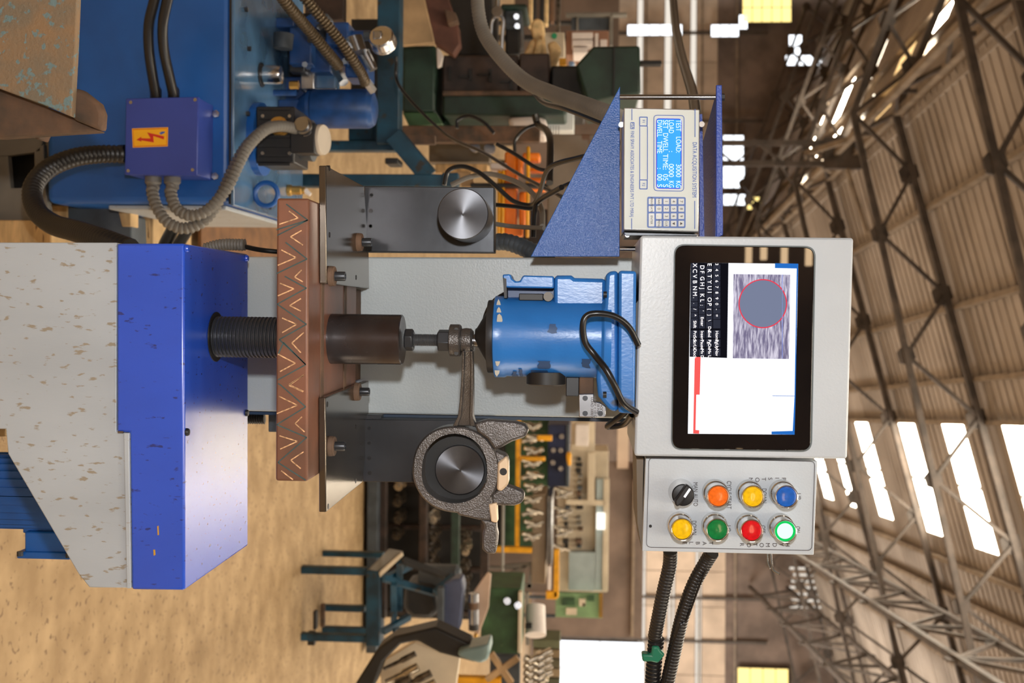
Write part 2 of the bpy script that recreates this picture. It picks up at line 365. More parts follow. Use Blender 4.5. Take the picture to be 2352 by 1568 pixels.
# ---- two brackets (flat plate + upright plate + round boss)
def bolt(parent, px, py, z, r=.0135):
    c = atz(px, py, z)
    wsh = MB().lathe([(.006, 0), (r, 0), (r, .0035), (r * .97, .0042), (r * .97, .0065), (r * .9, .0075), (.006, .0075)], c, seg=28).build('washer', rust_dk, parent)
    MB().lathe([(.0062, .0075), (.0062, .02), (.0056, .0212), (.0036, .0212), (.0034, .015), (.0001, .015)], c, seg=20).build('bolt', steel_dark, wsh)
zp = at(748, 780, 1.422).z
def bracket(label, top, front_l, up, bolts, holes, sockets, boss):
    t = thing('support_bracket', atz(790, (top[0][1] + top[2][1]) / 2, z2), label, 'bracket')
    pts = [atz(a, b, zp) for a, b in top]
    MB().prism([V((p.x, p.y, z2 + .0005)) for p in pts], (0, 0, zp - z2 - .0005)).build('base_plate', steel_top, t, bev=.0012)
    YU = 1.69
    MB().py(up, YU, .035).build('upright_plate', steel_dark, t, bev=.0012)
    for a, b in holes:
        MB().lathe([(.0001, .0004), (.0036, .0004), (.0036, -.004)], atz(a, b, zp), seg=14).build('hole', black_iron, t)
    for a, b in sockets:
        o = MB().lathe([(.0034, 0), (.0034, -.0006), (.0022, -.0006), (.002, .0005), (.0001, .0005)], at(a, b, YU), (0, 1, 0), seg=14).build('socket_screw', black_iron, t)
    for a, b in bolts: bolt(t, a, b, zp)
    (ba, bb, br), n = boss
    c = at(ba, bb, 1.60); r = br * 1.60 / F
    MB().lathe([(.0001, -.0), (.004, 0), (r - .0012, 0), (r, .0012), (r, .0905)], c, (0, 1, 0), seg=64).build('boss', turned_end, t)
    MB().lathe([(.0001, -.0003), (.0018, -.0003), (.0018, .001)], at(ba + 1, bb + 2, 1.60), (0, 1, 0), seg=10).build('centre_mark', black_iron, t)
    return t
bracket('left blackened steel bracket with bare round boss at its top', [(749, 380), (836, 427), (847, 579), (848, 662), (750, 651)], 0,
        [(836, 427), (1135, 430), (1135, 580), (838, 578)], [(757, 634), (821, 556)], [(757, 539), (818, 637), (757, 386)],
        [(853, 448), (852, 484), (851, 519), (851, 555)], ((1063, 491, 59), 0))
bracket('right blackened steel bracket whose boss carries the connecting rod', [(748, 913), (847, 874), (847, 960), (833, 1107), (749, 1176)], 0,
        [(833, 962), (1135, 966), (1135, 1110), (833, 1106)], [(757, 1024), (816, 899)], [(752, 928), (754, 1162), (817, 1104), (817, 980)],
        [(848, 983), (848, 1017), (848, 1052), (849, 1086)], ((1056, 1079, 58), 0))
# ---- anvil with jack screw
an = thing('anvil', (AXX, 1.5, z2), 'black steel cylinder with a threaded rod and nuts standing on the table', 'anvil')
AC = V((at(850, 779, 1.5).x, 1.5, 0)); W = .0343
zz = lambda px: at(px, 779, 1.5).z
def lat(prof, name, m, parent, seg=40, ph=0, bev=0):
    return MB().lathe([(r, zz(px)) for px, r in prof], AC, seg=seg, ph=ph).build(name, m, parent, bev=bev)
MB().lathe([(W, z2), (W, zz(923)), (W - .0015, zz(925)), (.0001, zz(925))], AC, seg=56).build('cylinder', steel_cyl, an)
lat([(930, .013), (932, .0155), (948, .0155), (951, .013)], 'nut', steel_dark, an, seg=6, ph=.2, bev=.0008)
pr = []; p_ = 950
while p_ < 1008: pr += [(p_, .0074), (p_ + 1.3, .0086), (p_ + 2.6, .0074)]; p_ += 2.9
lat(pr, 'threaded_rod', steel_face, an, seg=24)
lat([(1006, .013), (1008, .0152), (1034, .0152), (1036, .014)], 'nut', steel_dark, an, seg=6, ph=-.3, bev=.0008)
lat([(1033, .02), (1035, .022), (1056, .022), (1059, .0205), (1061, .016)], 'collar', forged, an)
for a, b in ((1048, 757), (1048, 811)):
    c = at(a, b, 1.484); MB().lathe([(.0001, 0), (.003, 0), (.003, .004)], c, (0, 1, 0), seg=12).build('spanner_hole', black_iron, an)
# ---- connecting rod
cr_ = thing('connecting_rod', at(1045, 1077, 1.6), 'forged iron connecting rod, big end around right boss, small end on the anvil', 'connecting rod')
lat([(1057, .0125), (1059, .0158), (1070, .0172), (1082, .0165), (1087, .0135)], 'small_end', forged, cr_, seg=36)
lat([(1086, .0082), (1089, .0082), (1090, .0092), (1102, .0092)], 'bush', steel_bright, cr_, seg=28)
rings = []
for py, a, b, yy, th in ((806, 1062, 1086, 1.487, .016), (840, 1061, 1087, 1.505, .016), (880, 1059, 1087, 1.525, .018), (920, 1056, 1087, 1.545, .02), (955, 1052, 1086, 1.56, .022), (978, 1040, 1092, 1.572, .024)):
    rings.append((at(a, py, yy), at(b, py, yy), th))
m_ = MB(); rr = []
for a, b, th in rings:
    h = b - a; s1 = a + h * .22; s2 = a + h * .78; yv = V((0, 1, 0))
    rr.append([a - yv * .002, s1 - yv * .002, s1 + yv * .003, s2 + yv * .003, s2 - yv * .002, b - yv * .002, b + yv * th, a + yv * th])
m_.ringed(rr).build('shank', forged, cr_, bev=.001)
YR = 1.572
ring = MB(); n = 56; outr = []; inr = []
C0 = (1044, 1077)
for i in range(n):
    t = 2 * math.pi * i / n; c, s_ = math.cos(t), math.sin(t)
    ro = 97 + 6 * max(0, c) + 3 * max(0, s_) + (4 * max(0, math.cos(2 * (t - .9))))
    ri = 80 - 5 * abs(math.cos(t)) ** 10 + 1.5 * math.sin(3 * t)
    outr.append((C0[0] + ro * c, C0[1] + ro * s_)); inr.append((C0[0] + ri * c, C0[1] + ri * s_))
def V3(p, yy): return at(p[0], p[1], yy)
R4 = []
for i in range(n):
    o_, i_ = outr[i], inr[i]
    mo = (C0[0] + (o_[0] - C0[0]) * .96, C0[1] + (o_[1] - C0[1]) * .96)
    k = .97
    R4.append([V3(i_, YR), V3(mo, YR), V3(o_, YR) + V((0, .003, 0)), V3(o_, YR) + V((0, .034, 0)), V3(i_, YR) + V((0, .034, 0)), V3(i_, YR) + V((0, .002, 0))])
ring.ringed(R4, closed=True).build('big_end', forged, cr_)
MB().py([(1088, 972), (1120, 963), (1185, 968), (1206, 975), (1215, 988), (1206, 1004), (1176, 1014), (1150, 1028), (1136, 1034), (1118, 1008), (1096, 992)], YR - .004, .022).build('arm', forged, cr_, bev=.004, seg=3)
MB().py([(1136, 1034), (1150, 1040), (1163, 1045), (1168, 1062), (1168, 1112), (1150, 1130), (1138, 1126), (1130, 1080)], YR + .002, .03).build('bolt_boss', forged, cr_, bev=.004, seg=3)
MB().py([(1143, 1062), (1164, 1046), (1168, 1060), (1168, 1112), (1152, 1128), (1141, 1126)], YR - .004, .008).build('machined_face', mat('warm_reflection_iron', (226, 200, 168), .45, metal=.2, var=.06), cr_, bev=.003)  # pale cream colour holds the warm light reflected by this face
MB().lathe([(.0001, .0), (.0052, 0), (.0052, .004)], at(1156, 1083, YR - .0046), (0, 1, 0), seg=18).build('bolt_hole', black_iron, cr_)
MB().py([(1128, 1133), (1160, 1112), (1182, 1120), (1202, 1128), (1206, 1140), (1198, 1156), (1180, 1162), (1142, 1161), (1128, 1156)], YR + .004, .022).build('arm', forged, cr_, bev=.004, seg=3)
MB().py([(1048, 1158), (1090, 1145), (1120, 1120), (1135, 1152), (1128, 1196), (1100, 1194), (1050, 1182)], YR + .001, .03).build('cap_shoulder', forged, cr_, bev=.003)
MB().py([(1122, 1158), (1141, 1154), (1143, 1200), (1136, 1200), (1128, 1198)], YR - .004, .02).build('machined_edge', MATS['warm_reflection_iron'], cr_, bev=.002)  # same cream, warm reflection put into the colour of the edge
MB().py([(1103, 1192), (1128, 1196), (1140, 1198), (1141, 1215), (1144, 1228), (1142, 1250), (1138, 1272), (1118, 1271), (1107, 1262), (1108, 1225), (1113, 1208)], YR + .002, .02).build('balance_lug', forged, cr_, bev=.003)
for yy, x0 in ((1.60, 972),):
    MB().lathe([(.0001, 0), (.0045, 0), (.0055, .003)], at(983, 1054, 1.612), (0, 1, 0), seg=14).build('dowel', steel_face, cr_)
MB().lathe([(.0001, 0), (.0475, 0), (.0475, .004)], at(1046, 1077, YR + .034), (0, 1, 0), seg=48).build('bearing_recess', mat('liner_black', (14, 14, 15), .5, var=0), cr_)  # black disc filling the ring opening behind the boss
# ---- test head
hd = thing('test_head', (AXX, 1.5, zz(1100)), 'azure blue cast test head hanging above the connecting rod', 'test head')
u0 = at(1250, 774, 1.5).x; HC = V((u0, 1.5, 0))
def hl(prof, name, m, parent=hd, seg=48, c=HC, bev=0): return MB().lathe([(r, zz(px)) for px, r in prof], c, seg=seg).build(name, m, parent, bev=bev)
hl([(1092, .010), (1096, .012), (1124, .040), (1126, .041)], 'cone', black_iron)
hl([(1122, .049), (1124, .0495), (1137, .0495), (1138, .048)], 'end_ring', steel_dark)
hl([(1137, .0535), (1139, .0552), (1160, .0552), (1166, .0535), (1380, .0542), (1386, .0585), (1390, .059), (1402, .059)], 'casting', head_blue)
YF = 1.5 - .059
fl = [(1385, 640), (1392, 624), (1462, 622), (1462, 950), (1398, 945), (1386, 922), (1378, 900), (1364, 868), (1364, 700)]
MB().py([(1388, 700), (1392, 632), (1398, 623), (1420, 621), (1420, 946), (1402, 944), (1386, 925), (1374, 910), (1370, 868)], 1.455, .11).build('flange', head_blue, hd, bev=.006, seg=3)
MB().py([(1421, 621), (1462, 622), (1458, 951), (1420, 948)], 1.448, .13).build('top_flange', head_blue, hd, bev=.004, seg=3)
YG = 1.468
MB().py([(1154, 630), (1172, 629), (1176, 640), (1184, 646), (1194, 645), (1200, 634), (1204, 632), (1272, 634), (1272, 662), (1164, 660), (1156, 658)], YG, .05).build('side_guard', head_blue, hd, bev=.002)
MB().py([(1155, 637), (1163, 640), (1164, 684), (1158, 684)], YG - .001, .03).build('guard_edge', black_iron, hd)
MB().py([(1272, 636), (1280, 632), (1312, 632), (1320, 638), (1392, 640), (1392, 720), (1272, 720)], YG + .004, .05).build('side_cover', head_blue, hd, bev=.006, seg=3)
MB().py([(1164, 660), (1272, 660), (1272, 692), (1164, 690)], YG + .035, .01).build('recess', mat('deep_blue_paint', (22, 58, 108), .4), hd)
MB().rb(1192, 1248, 674, 690, YG + .008, .02).build('latch_bar', black_iron, hd, bev=.001)
MB().lathe([(.0001, 0), (.0062, 0), (.0062, .02)], at(1259, 681, YG), (0, 1, 0), seg=20).build('pin', hose_grey, hd)
for a, b in ((1390, 676), (1389, 906)):
    MB().cyl(at(a - 4, b, 1.45), at(a + 4, b, 1.45), .004, seg=12).build('screw', black_iron, hd)
MB().lathe([(.0001, .006), (.022, .006), (.0262, .004), (.0262, -.012)], at(1254, 874, 1.49), (1, 0, 0), seg=32).build('side_port', black_iron, hd)
MB().rb(1300, 1330, 866, 910, 1.49, .05).build('terminal_block', black_pl, hd, bev=.001)
MB().rb(1330, 1364, 866, 906, 1.49, .05).build('mounting_lug', rust_dk, hd, bev=.002)
for (a, b), sz in (((1145, 700), 9), ((1147, 735), 11), ((1143, 830), 9), ((1141, 850), 10), ((1146, 716), 8)):
    pl = [(a + sz * .5 * (1 + .5 * rnd.random()) * math.cos(t), b + sz * (1 + .6 * rnd.random()) * math.sin(t)) for t in [k * .785 for k in range(8)]]
    ang = (b - 774) / 94; yy = 1.5 - .0556 * math.sqrt(max(.02, 1 - ang * ang)) - .0006
    MB().py(pl, yy, .0015).build('paint_chip', bare_paint, hd)
npl = MB().py([(1329, 905), (1364, 904), (1364, 922), (1378, 924), (1392, 934), (1392, 955), (1388, 958), (1330, 958)], 1.46, .006).build('name_plate', steel_bright, hd, bev=.001)
for a, b in ((1344, 914), (1344, 949), (1379, 949)):
    MB().lathe([(.0001, 0), (.0035, 0), (.0035, .002)], at(a, b, 1.4585), (0, 1, 0), seg=12).build('screw', steel_dark, npl)
for k, t_ in enumerate(('MODEL', 'SR NO', '1 DIV = 10 GM', 'LOAD 3000 KG')):
    text(t_, at(1381 - k * 7, 912 if k > 1 else 926, 1.4594), .0048, blk_print, npl, rot=0)
tag(hose('cable', [(1466, 792, 1.43), (1445, 752, 1.42), (1415, 728, 1.41), (1380, 720, 1.405), (1350, 724, 1.405), (1339, 745, 1.405), (1344, 785, 1.41), (1366, 815, 1.41), (1392, 848, 1.40), (1412, 885, 1.40), (1432, 925, 1.41), (1462, 946, 1.43)], .0042, black_gl, pitch=0), 'thick black cable looping down across front of the azure test head', 'cable')
tag(hose('cable', [(1160, 674, 1.50), (1140, 686, 1.51), (1124, 704, 1.51), (1114, 728, 1.5), (1110, 756, 1.495)], .0028, black_gl, pitch=0), 'thin black cable curving around lower end of the azure test head', 'cable')
tag(hose('cable', [(1448, 930, 1.5), (1432, 950, 1.52), (1408, 968, 1.54), (1396, 980, 1.56), (1432, 974, 1.55), (1452, 952, 1.5)], .0042, black_gl, pitch=0), 'black cable bent behind the silver name plate under the display box', 'cable')
for px0, px1, py0 in ((1196, 1204, 846), (1222, 1262, 848), (1240, 1266, 826), (1262, 1280, 742), (1336, 1356, 820), (1180, 1192, 852)):
    rs = []
    for px in (px0, (px0 + px1) / 2, px1):
        ring_ = []
        for k in range(5):
            an = math.asin(max(-.97, min(.97, (py0 - 774 + k * 5 * rnd.uniform(.8, 1.1)) / 94))); ring_.append(V((u0 + .0546 * math.sin(an), 1.5 - .0546 * math.cos(an), zz(px + rnd.uniform(-3, 3)))))
        rs.append(ring_)
    vs = [p for r in rs for p in r]; MB().add(vs, [(i * 5 + k, i * 5 + k + 1, (i + 1) * 5 + k + 1, (i + 1) * 5 + k) for i in range(2) for k in range(4)]).build('grease_smear', MATS.get('grease') or mat('grease', (38, 72, 118), .5, var=.2), hd)
# ---- display box with touch tablet
YM = 1.45
db = thing('display_cabinet', at(1465, 795, YM + .08), 'light grey display cabinet holding a black touch screen, top of the machine', 'display cabinet')
MB().py(rrect([(1471, 541), (1961, 546), (1946, 1054), (1457, 1047)], 8), YM, .24).build('cabinet_body', grey_box, db, bev=.003)
tabl = MB().py(rrect([(1551, 563), (1871, 568), (1862, 1035), (1544, 1030)], 24, 7), YM - .004, .008).build('screen_bezel', mat('black_glass', (12, 12, 15), .012, var=0, spec=.6), db, bev=.001)
rim = MB(); loop_strip(rim, rrect([(1548, 560), (1874, 565), (1865, 1038), (1541, 1033)], 26, 7), YM - .0012, 4, .002); rim.build('screen_gasket', mat('grey_gasket', (96, 104, 106), .5), db)
YT = YM - .0046
white_s = emi('screen_white', (246, 248, 255), 1.25); blue_s = emi('screen_blue', (40, 112, 200), 1); red_s = emi('screen_red', (252, 96, 92), 1); key_s = emi('screen_key', (48, 50, 62), 1); dark_s = emi('screen_dark', (18, 18, 24), 1)
Tq = lambda a, b: (1400 + a / 2.8, 500 + b / 2.8)
def flat(l, m, name, lv, parent=tabl): return MB().py([Tq(a, b) for a, b in l], YT - .00025 * lv, .0002).build(name, m, parent)
flat([(522, 288), (1214, 296), (1190, 1394), (504, 1388)], white_s, 'screen', 0)
flat([(522, 288), (765, 291), (756, 901), (516, 893)], dark_s, 'keyboard_panel', 1)
flat([(1064, 292), (1214, 295), (1206, 600), (1196, 1180), (1190, 1394), (1042, 1392), (1042, 1374), (1178, 1370), (1190, 1143), (1204, 326), (1064, 323)], blue_s, 'desktop_area', 1)
flat([(548, 894), (586, 895), (580, 1137), (558, 1137), (553, 1364), (577, 1366), (576, 1388), (538, 1387)], red_s, 'red_tab', 2)
flat([(1048, 1143), (1190, 1144), (1190, 1147), (1048, 1146)], blue_s, 'rule', 2)
pm = emi('screen_photo', (150, 146, 172), .9); nt = pm.node_tree; N_ = nt.nodes
tc = N_.new('ShaderNodeTexCoord'); mp = N_.new('ShaderNodeMapping'); mp.inputs['Scale'].default_value = (60, 1, 420)
nz = N_.new('ShaderNodeTexNoise'); nz.inputs['Scale'].default_value = 1; nz.inputs['Detail'].default_value = 5
cr2 = N_.new('ShaderNodeValToRGB'); cr2.color_ramp.elements[0].color = S(128, 120, 152); cr2.color_ramp.elements[0].position = .4; cr2.color_ramp.elements[1].color = S(232, 226, 244); cr2.color_ramp.elements[1].position = .66
nt.links.new(tc.outputs['Object'], mp.inputs[0]); nt.links.new(mp.outputs[0], nz.inputs['Vector']); nt.links.new(nz.outputs[0], cr2.inputs[0]); nt.links.new(cr2.outputs[0], N_['Emission'].inputs[0])
flat([(798, 362), (1163, 366), (1154, 908), (793, 903)], pm, 'camera_picture', 2)
flat([(986 + 156 * math.cos(t * .1257), 552 + 158 * math.sin(t * .1257)) for t in range(50)], emi('screen_ring', (240, 60, 80), 1), 'red_circle', 3)
flat([(986 + 149 * math.cos(t * .1257), 552 + 151 * math.sin(t * .1257)) for t in range(50)], emi('screen_disc', (122, 130, 156), 1), 'indent_disc', 4)
flat([(1110 + 0, 366), (1113, 366), (1113, 903), (1110, 903)], emi('screen_line', (150, 170, 250), 1), 'crosshair_line', 4)
ks = MB(); kcols = [(524, 568), (574, 614), (621, 661), (667, 713)]
edges = [[292, 320, 362, 402, 434, 470, 494, 524, 562, 598, 632, 710, 722, 776, 836, 890]] * 2
for (k0, k1), off in zip(kcols, (0, 12, 20, 8)):
    ee = [290 + off + i * 35.5 for i in range(11 if off else 11)] + [712]
    ee = [e for e in ee if e < 690] + [712]
    for a, b in list(zip(ee, ee[1:])) + [(722, 774), (779, 832), (838, 889)]:
        ks.py([Tq(k0, a + 2), Tq(k1, a + 2), Tq(k1 - .5, b - 1.5), Tq(k0 - .5, b - 1.5)], YT - .0005, .0002)
ks.build('keys', key_s, tabl)
for col, row in ((556, 'X C V B N M , . / ^ Shift'), (603, 'D F G H J K L ; \' Enter'), (650, 'E R T Y U I O P [ ] \\ Del'), (697, '3 4 5 6 7 8 9 0 - =')):
    ws = row.split(' '); pitch = 36.5
    for i, w_ in enumerate(ws):
        a, b = Tq(col - 8, 292 + (12 if col == 603 else 0) + i * pitch + (0 if len(w_) == 1 else 4)); text(w_, at(a, b, YT - .0008), .0075 if len(w_) == 1 and w_.isalpha() else .0055, white_print, tabl, rot=.02)
for i, (a3, b3, c3) in enumerate((('PrtScn', 'ScrLk', 'Dock'), ('Insert', 'Pause', 'Mv Dn'), ('End', 'PgDn', 'Mv Up'), ('Home', 'PgUp', 'Nav'))):
    for w_, yy in ((a3, 724), (b3, 781), (c3, 840)):
        a, b = Tq((548, 595, 642, 690)[i], yy + 2); text(w_, at(a, b, YT - .0008), .0056, white_print, tabl, rot=.02)
MB().py([(1458, 700), (1466, 690), (1466, 992), (1459, 1000)], YM + .004, .09).build('bottom_opening', black_iron, db)
# ---- push-button box
YP = 1.47
cp = thing('control_box', at(1480, 1158, YP + .05), 'grey control box with eight round controls beside the display cabinet', 'control box')
MB().py(rrect([(1483, 1053), (1878, 1059), (1869, 1274), (1475, 1265)], 2), YP, .1).build('box_body', grey_box, cp, bev=.0012)
Pq = lambda a, b: (1420 + a / 4.704, 1040 + b / 4.704)
bl = MB(); loop_strip(bl, rrect([Pq(330, 48), Pq(2128, 88), Pq(2095, 1056), Pq(302, 1020)], 12, 6), YP - .0008, 1.1, .0008); bl.build('border_line', blk_print, cp)
lens_c = dict(orange=(240, 110, 30), yellow=(240, 190, 20), blue=(30, 96, 190), green=(16, 120, 60), red=(210, 20, 30))
lensm = {k: mat('lens_' + k, v, .12, var=.1, scale=200, coat=.6) for k, v in lens_c.items()}
lensm['lit'] = emi('lens_lit', (196, 255, 226), 1.6)
def button(px, py, col):
    c = at(px, py, YP - .037); r = .0147
    b = MB().lathe([(.0162, .0365), (.0162, .026), (.0150, .025), (.0150, .006), (.0148, .001), (.0138, 0), (.0128, .0012)], c, (0, 1, 0), seg=40, cap=False).build('button_bezel', chrome, cp)
    MB().lathe([(.0170, .0369), (.0169, .0295), (.0164, .0265), (.0152, .0260)], c, (0, 1, 0), seg=36, cap=False).build('button_collar', mat('frosted_grey', (206, 212, 216), .25) if 'frosted_grey' not in MATS else MATS['frosted_grey'], cp)
    kk = .80 if col == 'lit' else 1
    l_ = MB().lathe([(.0001, .0014), (.009 * kk, .0012), (.0124 * kk, .0016), (.0128 * kk, .003), (.0128 * kk, .004)], c, (0, 1, 0), seg=36).build('button_lens', lensm[col], b)
    l_['label'] = (col if col != 'lit' else 'lit green') + ' push button lens'
    return b
for px, py, c_ in ((1650, 1140, 'orange'), (1730, 1141, 'yellow'), (1807, 1141, 'blue'), (1567, 1216, 'yellow'), (1648, 1217, 'green'), (1727, 1219, 'red'), (1804, 1220, 'lit')): button(px, py, c_)
g2 = MB().lathe([(.0102, .0016), (.0120, .0010), (.0131, .0020)], at(1804, 1220, YP - .037), (0, 1, 0), seg=36, cap=False).build('glow_ring', emi('lens_rim_glow', (20, 200, 90), 1.1), cp)
c = at(1569, 1137, YP - .028)
sw = MB().lathe([(.0150, .0279), (.0150, .012), (.0135, .010), (.0135, 0.0005), (.0125, 0), (.0001, 0)], c, (0, 1, 0), seg=40).build('selector_switch', black_pl, cp)
ringo = MB().lathe([(.0137, .0035), (.0143, .002), (.0148, .009), (.0152, .014), (.0172, .0279)], c, (0, 1, 0), seg=40, cap=False).build('switch_ring', chrome, cp)
MB().py([(1577, 1112), (1590, 1122), (1566, 1156), (1557, 1164), (1551, 1160), (1550, 1150)], YP - .040, .013).build('knob', black_pl, sw, bev=.002)
MB().py([(1583, 1121), (1587, 1124), (1574, 1143), (1570, 1140)], YP - .0405, .001).build('pointer', white_print, sw)
RT = .021
def ptxt(s_, px, py0, py1, h=.0082): text(s_, at(px, py0, YP - .0003), h, blk_print, cp, rot=RT, width=dist(at(px, py0, YP), at(px, py1, YP)))
ptxt('MAN AUTO', 1597, 1107, 1161); ptxt('CYCLE START', 1674, 1104, 1168); ptxt('DOWN', 1755, 1121, 1154); ptxt('UP', 1834, 1132, 1146)
ptxt('DOWN', 1594, 1195, 1227); ptxt('UP', 1673, 1206, 1219); ptxt('OFF', 1752, 1206, 1223); ptxt('ON', 1832, 1208, 1222)
for s_, l, py in (('PISTON', (1800, 1784.6, 1768.6, 1753.8, 1739, 1724), 1096), ('HYDMOTOR', (1809, 1794.6, 1779, 1763, 1749, 1734, 1719.7, 1703.8), 1246), ('TABLE', (1632.6, 1617.7, 1602.4, 1587.3, 1572.4), 1243)):
    for ch, px in zip(s_, l): text(ch, at(px, py - 0, YP - .0003), .0076, blk_print, cp, rot=RT)
MB().lathe([(.0001, 0), (.002, 0), (.002, .001)], at(1494, 1208, YP - .001), (0, 1, 0), seg=10).build('screw', black_iron, cp)
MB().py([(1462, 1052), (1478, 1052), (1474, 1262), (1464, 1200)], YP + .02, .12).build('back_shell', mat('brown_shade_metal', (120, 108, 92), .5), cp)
MB().tube(cr(pxs([(1770, 1266, 1.56), (1772, 1290, 1.55), (1776, 1308, 1.53), (1790, 1318, 1.52)]), 6), .0016, 8).build('cable_clip', steel_bright, cp)
MB().tube(cr(pxs([(1762, 1266, 1.56), (1763, 1290, 1.55), (1769, 1305, 1.54)]), 6), .0012, 8).build('cable_clip', steel_bright, cp)
hose('conduit', [(1540, 1266, 1.53), (1538, 1300, 1.54), (1524, 1360, 1.55), (1512, 1420, 1.56), (1504, 1462, 1.57)], .0098, hose_black, 'black flexible conduit hanging left below the control box, ending in green tape', 'conduit', pitch=.005, amp=.04)
hose('conduit', [(1636, 1268, 1.53), (1622, 1290, 1.54), (1592, 1345, 1.55), (1566, 1420, 1.56), (1550, 1490, 1.57), (1530, 1580, 1.58)], .0098, hose_black, 'black flexible conduit running from control box to bottom of the frame', 'conduit', pitch=.005, amp=.04)
gt = thing('taped_hose', at(1500, 1500, 1.58), 'corrugated dark hose wrapped with green tape below the control box', 'hose')
hose('hose_body', [(1508, 1462, 1.575), (1504, 1500, 1.58), (1498, 1585, 1.59)], .0105, hose_black, pitch=.006, amp=.12, parent=gt)
gtm = mat('green_tape', (30, 110, 84), .35)
MB().py([(1498, 1484), (1514, 1484), (1516, 1492), (1528, 1504), (1514, 1520), (1512, 1524), (1496, 1520), (1476, 1520), (1474, 1502), (1496, 1504)], 1.562, .02).build('tape', gtm, gt, bev=.003)
hose('wire', [(1640, 1268, 1.535), (1612, 1330, 1.535), (1578, 1420, 1.55), (1560, 1440, 1.55), (1540, 1500, 1.56), (1522, 1580, 1.57)], .0014, black_gl, 'thin black wire trailing along the right hanging conduit', 'wire', pitch=0, seg=6)
# ---- bracket for the data unit
ib = thing('instrument_bracket', at(1424, 500, 1.6), 'blue hammered triangular bracket with two rods, holding the data unit', 'bracket')
MB().py([(1424, 198), (1423, 589), (1219, 589)], 1.60, .006).build('gusset_plate', brk_blue, ib, bev=.0008)
MB().py([(1645, 195), (1658, 195), (1661, 540), (1645, 546)], 1.56, .006).build('shelf_edge', brk_dark, ib, bev=.001)
zsh = at(1646, 400, 1.56).z
MB().prism([V((at(1646, 197, 1.56).x, 1.563, zsh)), V((at(1646, 560, 1.56).x, 1.563, zsh)), V((at(1646, 560, 1.56).x, 1.80, zsh)), V((at(1646, 252, 1.56).x + .03, 1.80, zsh))], (0, 0, .004)).build('shelf_plate', brk_dark, ib)
MB().py([(1607, 262), (1613, 262), (1618, 546), (1607, 546)], 1.60, .006).build('shelf_lip', brk_dark, ib)
for py in (223, 572):
    MB().cyl(at(1424, py, 1.595), at(1646, py, 1.575), .0038, seg=14).build('tie_rod', steel_bright, ib)
MB().cyl(at(1655, 223, 1.57), at(1664, 223, 1.57), .005, seg=6).build('nut', black_iron, ib)
for a, b in ((1427, 286), (1612, 285)):
    MB().lathe([(.0001, 0), (.004, 0), (.004, .004)], at(a, b, 1.55), (0, 1, 0), seg=12).build('screw', steel_bright, ib)
# ---- data unit
YD = 1.52
dq = thing('data_acquisition_unit', at(1435, 390, YD + .08), 'silver data acquisition unit with blue backlit display and keypad', 'data unit')
MB().py([(1433, 247), (1607, 251), (1605, 533), (1432, 528)], YD, .14).build('case', mat('brushed_aluminium', (196, 196, 196), .35, metal=.6, var=.06), dq, bev=.0015)
MB().py([(1435, 250), (1605, 254), (1602, 530), (1434, 525)], YD - .001, .002).build('front_plate', mat('pale_front_plate', (206, 212, 208), .5, var=.03), dq)
MB().py([(1434, 534), (1606, 538), (1600, 541), (1438, 540)], YD + .02, .1).build('side_cover', steel_dark, dq)
Dq = lambda a, b: (1400 + a / 4.125, 180 + b / 4.125)
YQ = YD - .0016
for q_, rr_, w__ in (([Dq(418, 345), Dq(710, 348), Dq(706, 1070), Dq(418, 1066)], 9, 1.4), ([Dq(282, 362), Dq(362, 363), Dq(360, 455), Dq(282, 453)], 2, 2), ([Dq(282, 957), Dq(362, 958), Dq(360, 1051), Dq(282, 1050)], 2, 2)):
    lb = MB(); loop_strip(lb, rrect(q_, rr_), YQ, w__, .0006); lb.build('printed_frame', blue_print, dq)
for l in ([(287, 453), (287, 958)], [(360, 453), (360, 958)], [(213, 290), (213, 395)], [(210, 1325), (210, 1430)], [(810, 290), (810, 555)], [(808, 1160), (808, 1425)]):
    lb = MB(); line_px(lb, Dq(*l[0]), Dq(*l[1]), 1.6, YQ, .0006); lb.build('printed_line', blue_print, dq)
MB().py(rrect([Dq(358, 1120), Dq(722, 1124), Dq(720, 1418), Dq(356, 1414)], 4), YQ, .0008).build('keypad_field', mat('keypad_blue', (84, 116, 188), .5), dq)
lcd = MB().py(rrect([Dq(445, 380), Dq(682, 384), Dq(680, 1044), Dq(445, 1040)], 7), YQ - .0002, .0008).build('display', emi('lcd_cyan', (70, 176, 252), 1.05), dq)
loopm = MB(); loop_strip(loopm, rrect([Dq(443, 378), Dq(684, 382), Dq(682, 1046), Dq(443, 1042)], 7), YQ - .0004, 2, .0008); loopm.build('display_edge', emi('lcd_edge', (80, 90, 240), .9), dq)
lcdt = emi('lcd_text', (226, 246, 255), 1.3)
for line, words in ((652, (('TEST', 390, 500), ('LOAD:', 550, 700), ('3000', 808, 930), ('KG', 968, 1032))), (583, (('LOAD', 392, 515), (':', 685, 700), ('0000', 808, 932), ('KG', 968, 1030))), (528, (('SET', 392, 475), ('DWELL', 515, 690), ('TIME:', 715, 862), ('05', 905, 965), ('S', 1000, 1030))), (472, (('DWELL', 392, 550), ('TIME', 592, 708), (':', 845, 860), ('00', 905, 965), ('S', 1000, 1030)))):
    for w_, a, b in words:
        p, q = Dq(line, a), Dq(line, b); text(w_, at(*p, YQ - .001), .0098, lcdt, lcd, rot=.01, width=dist(at(*p, YQ), at(*q, YQ)) if len(w_) > 1 else None)
kb = mat('key_cap', (222, 226, 226), .5); labs = [['7', '8', '9', '^'], ['4', '5', '6', 'v'], ['1', '2', '3', 'CLR'], ['TARE', '0', '.', 'MENU'], ['PRINT', 'DATE', 'ENTER', None]]
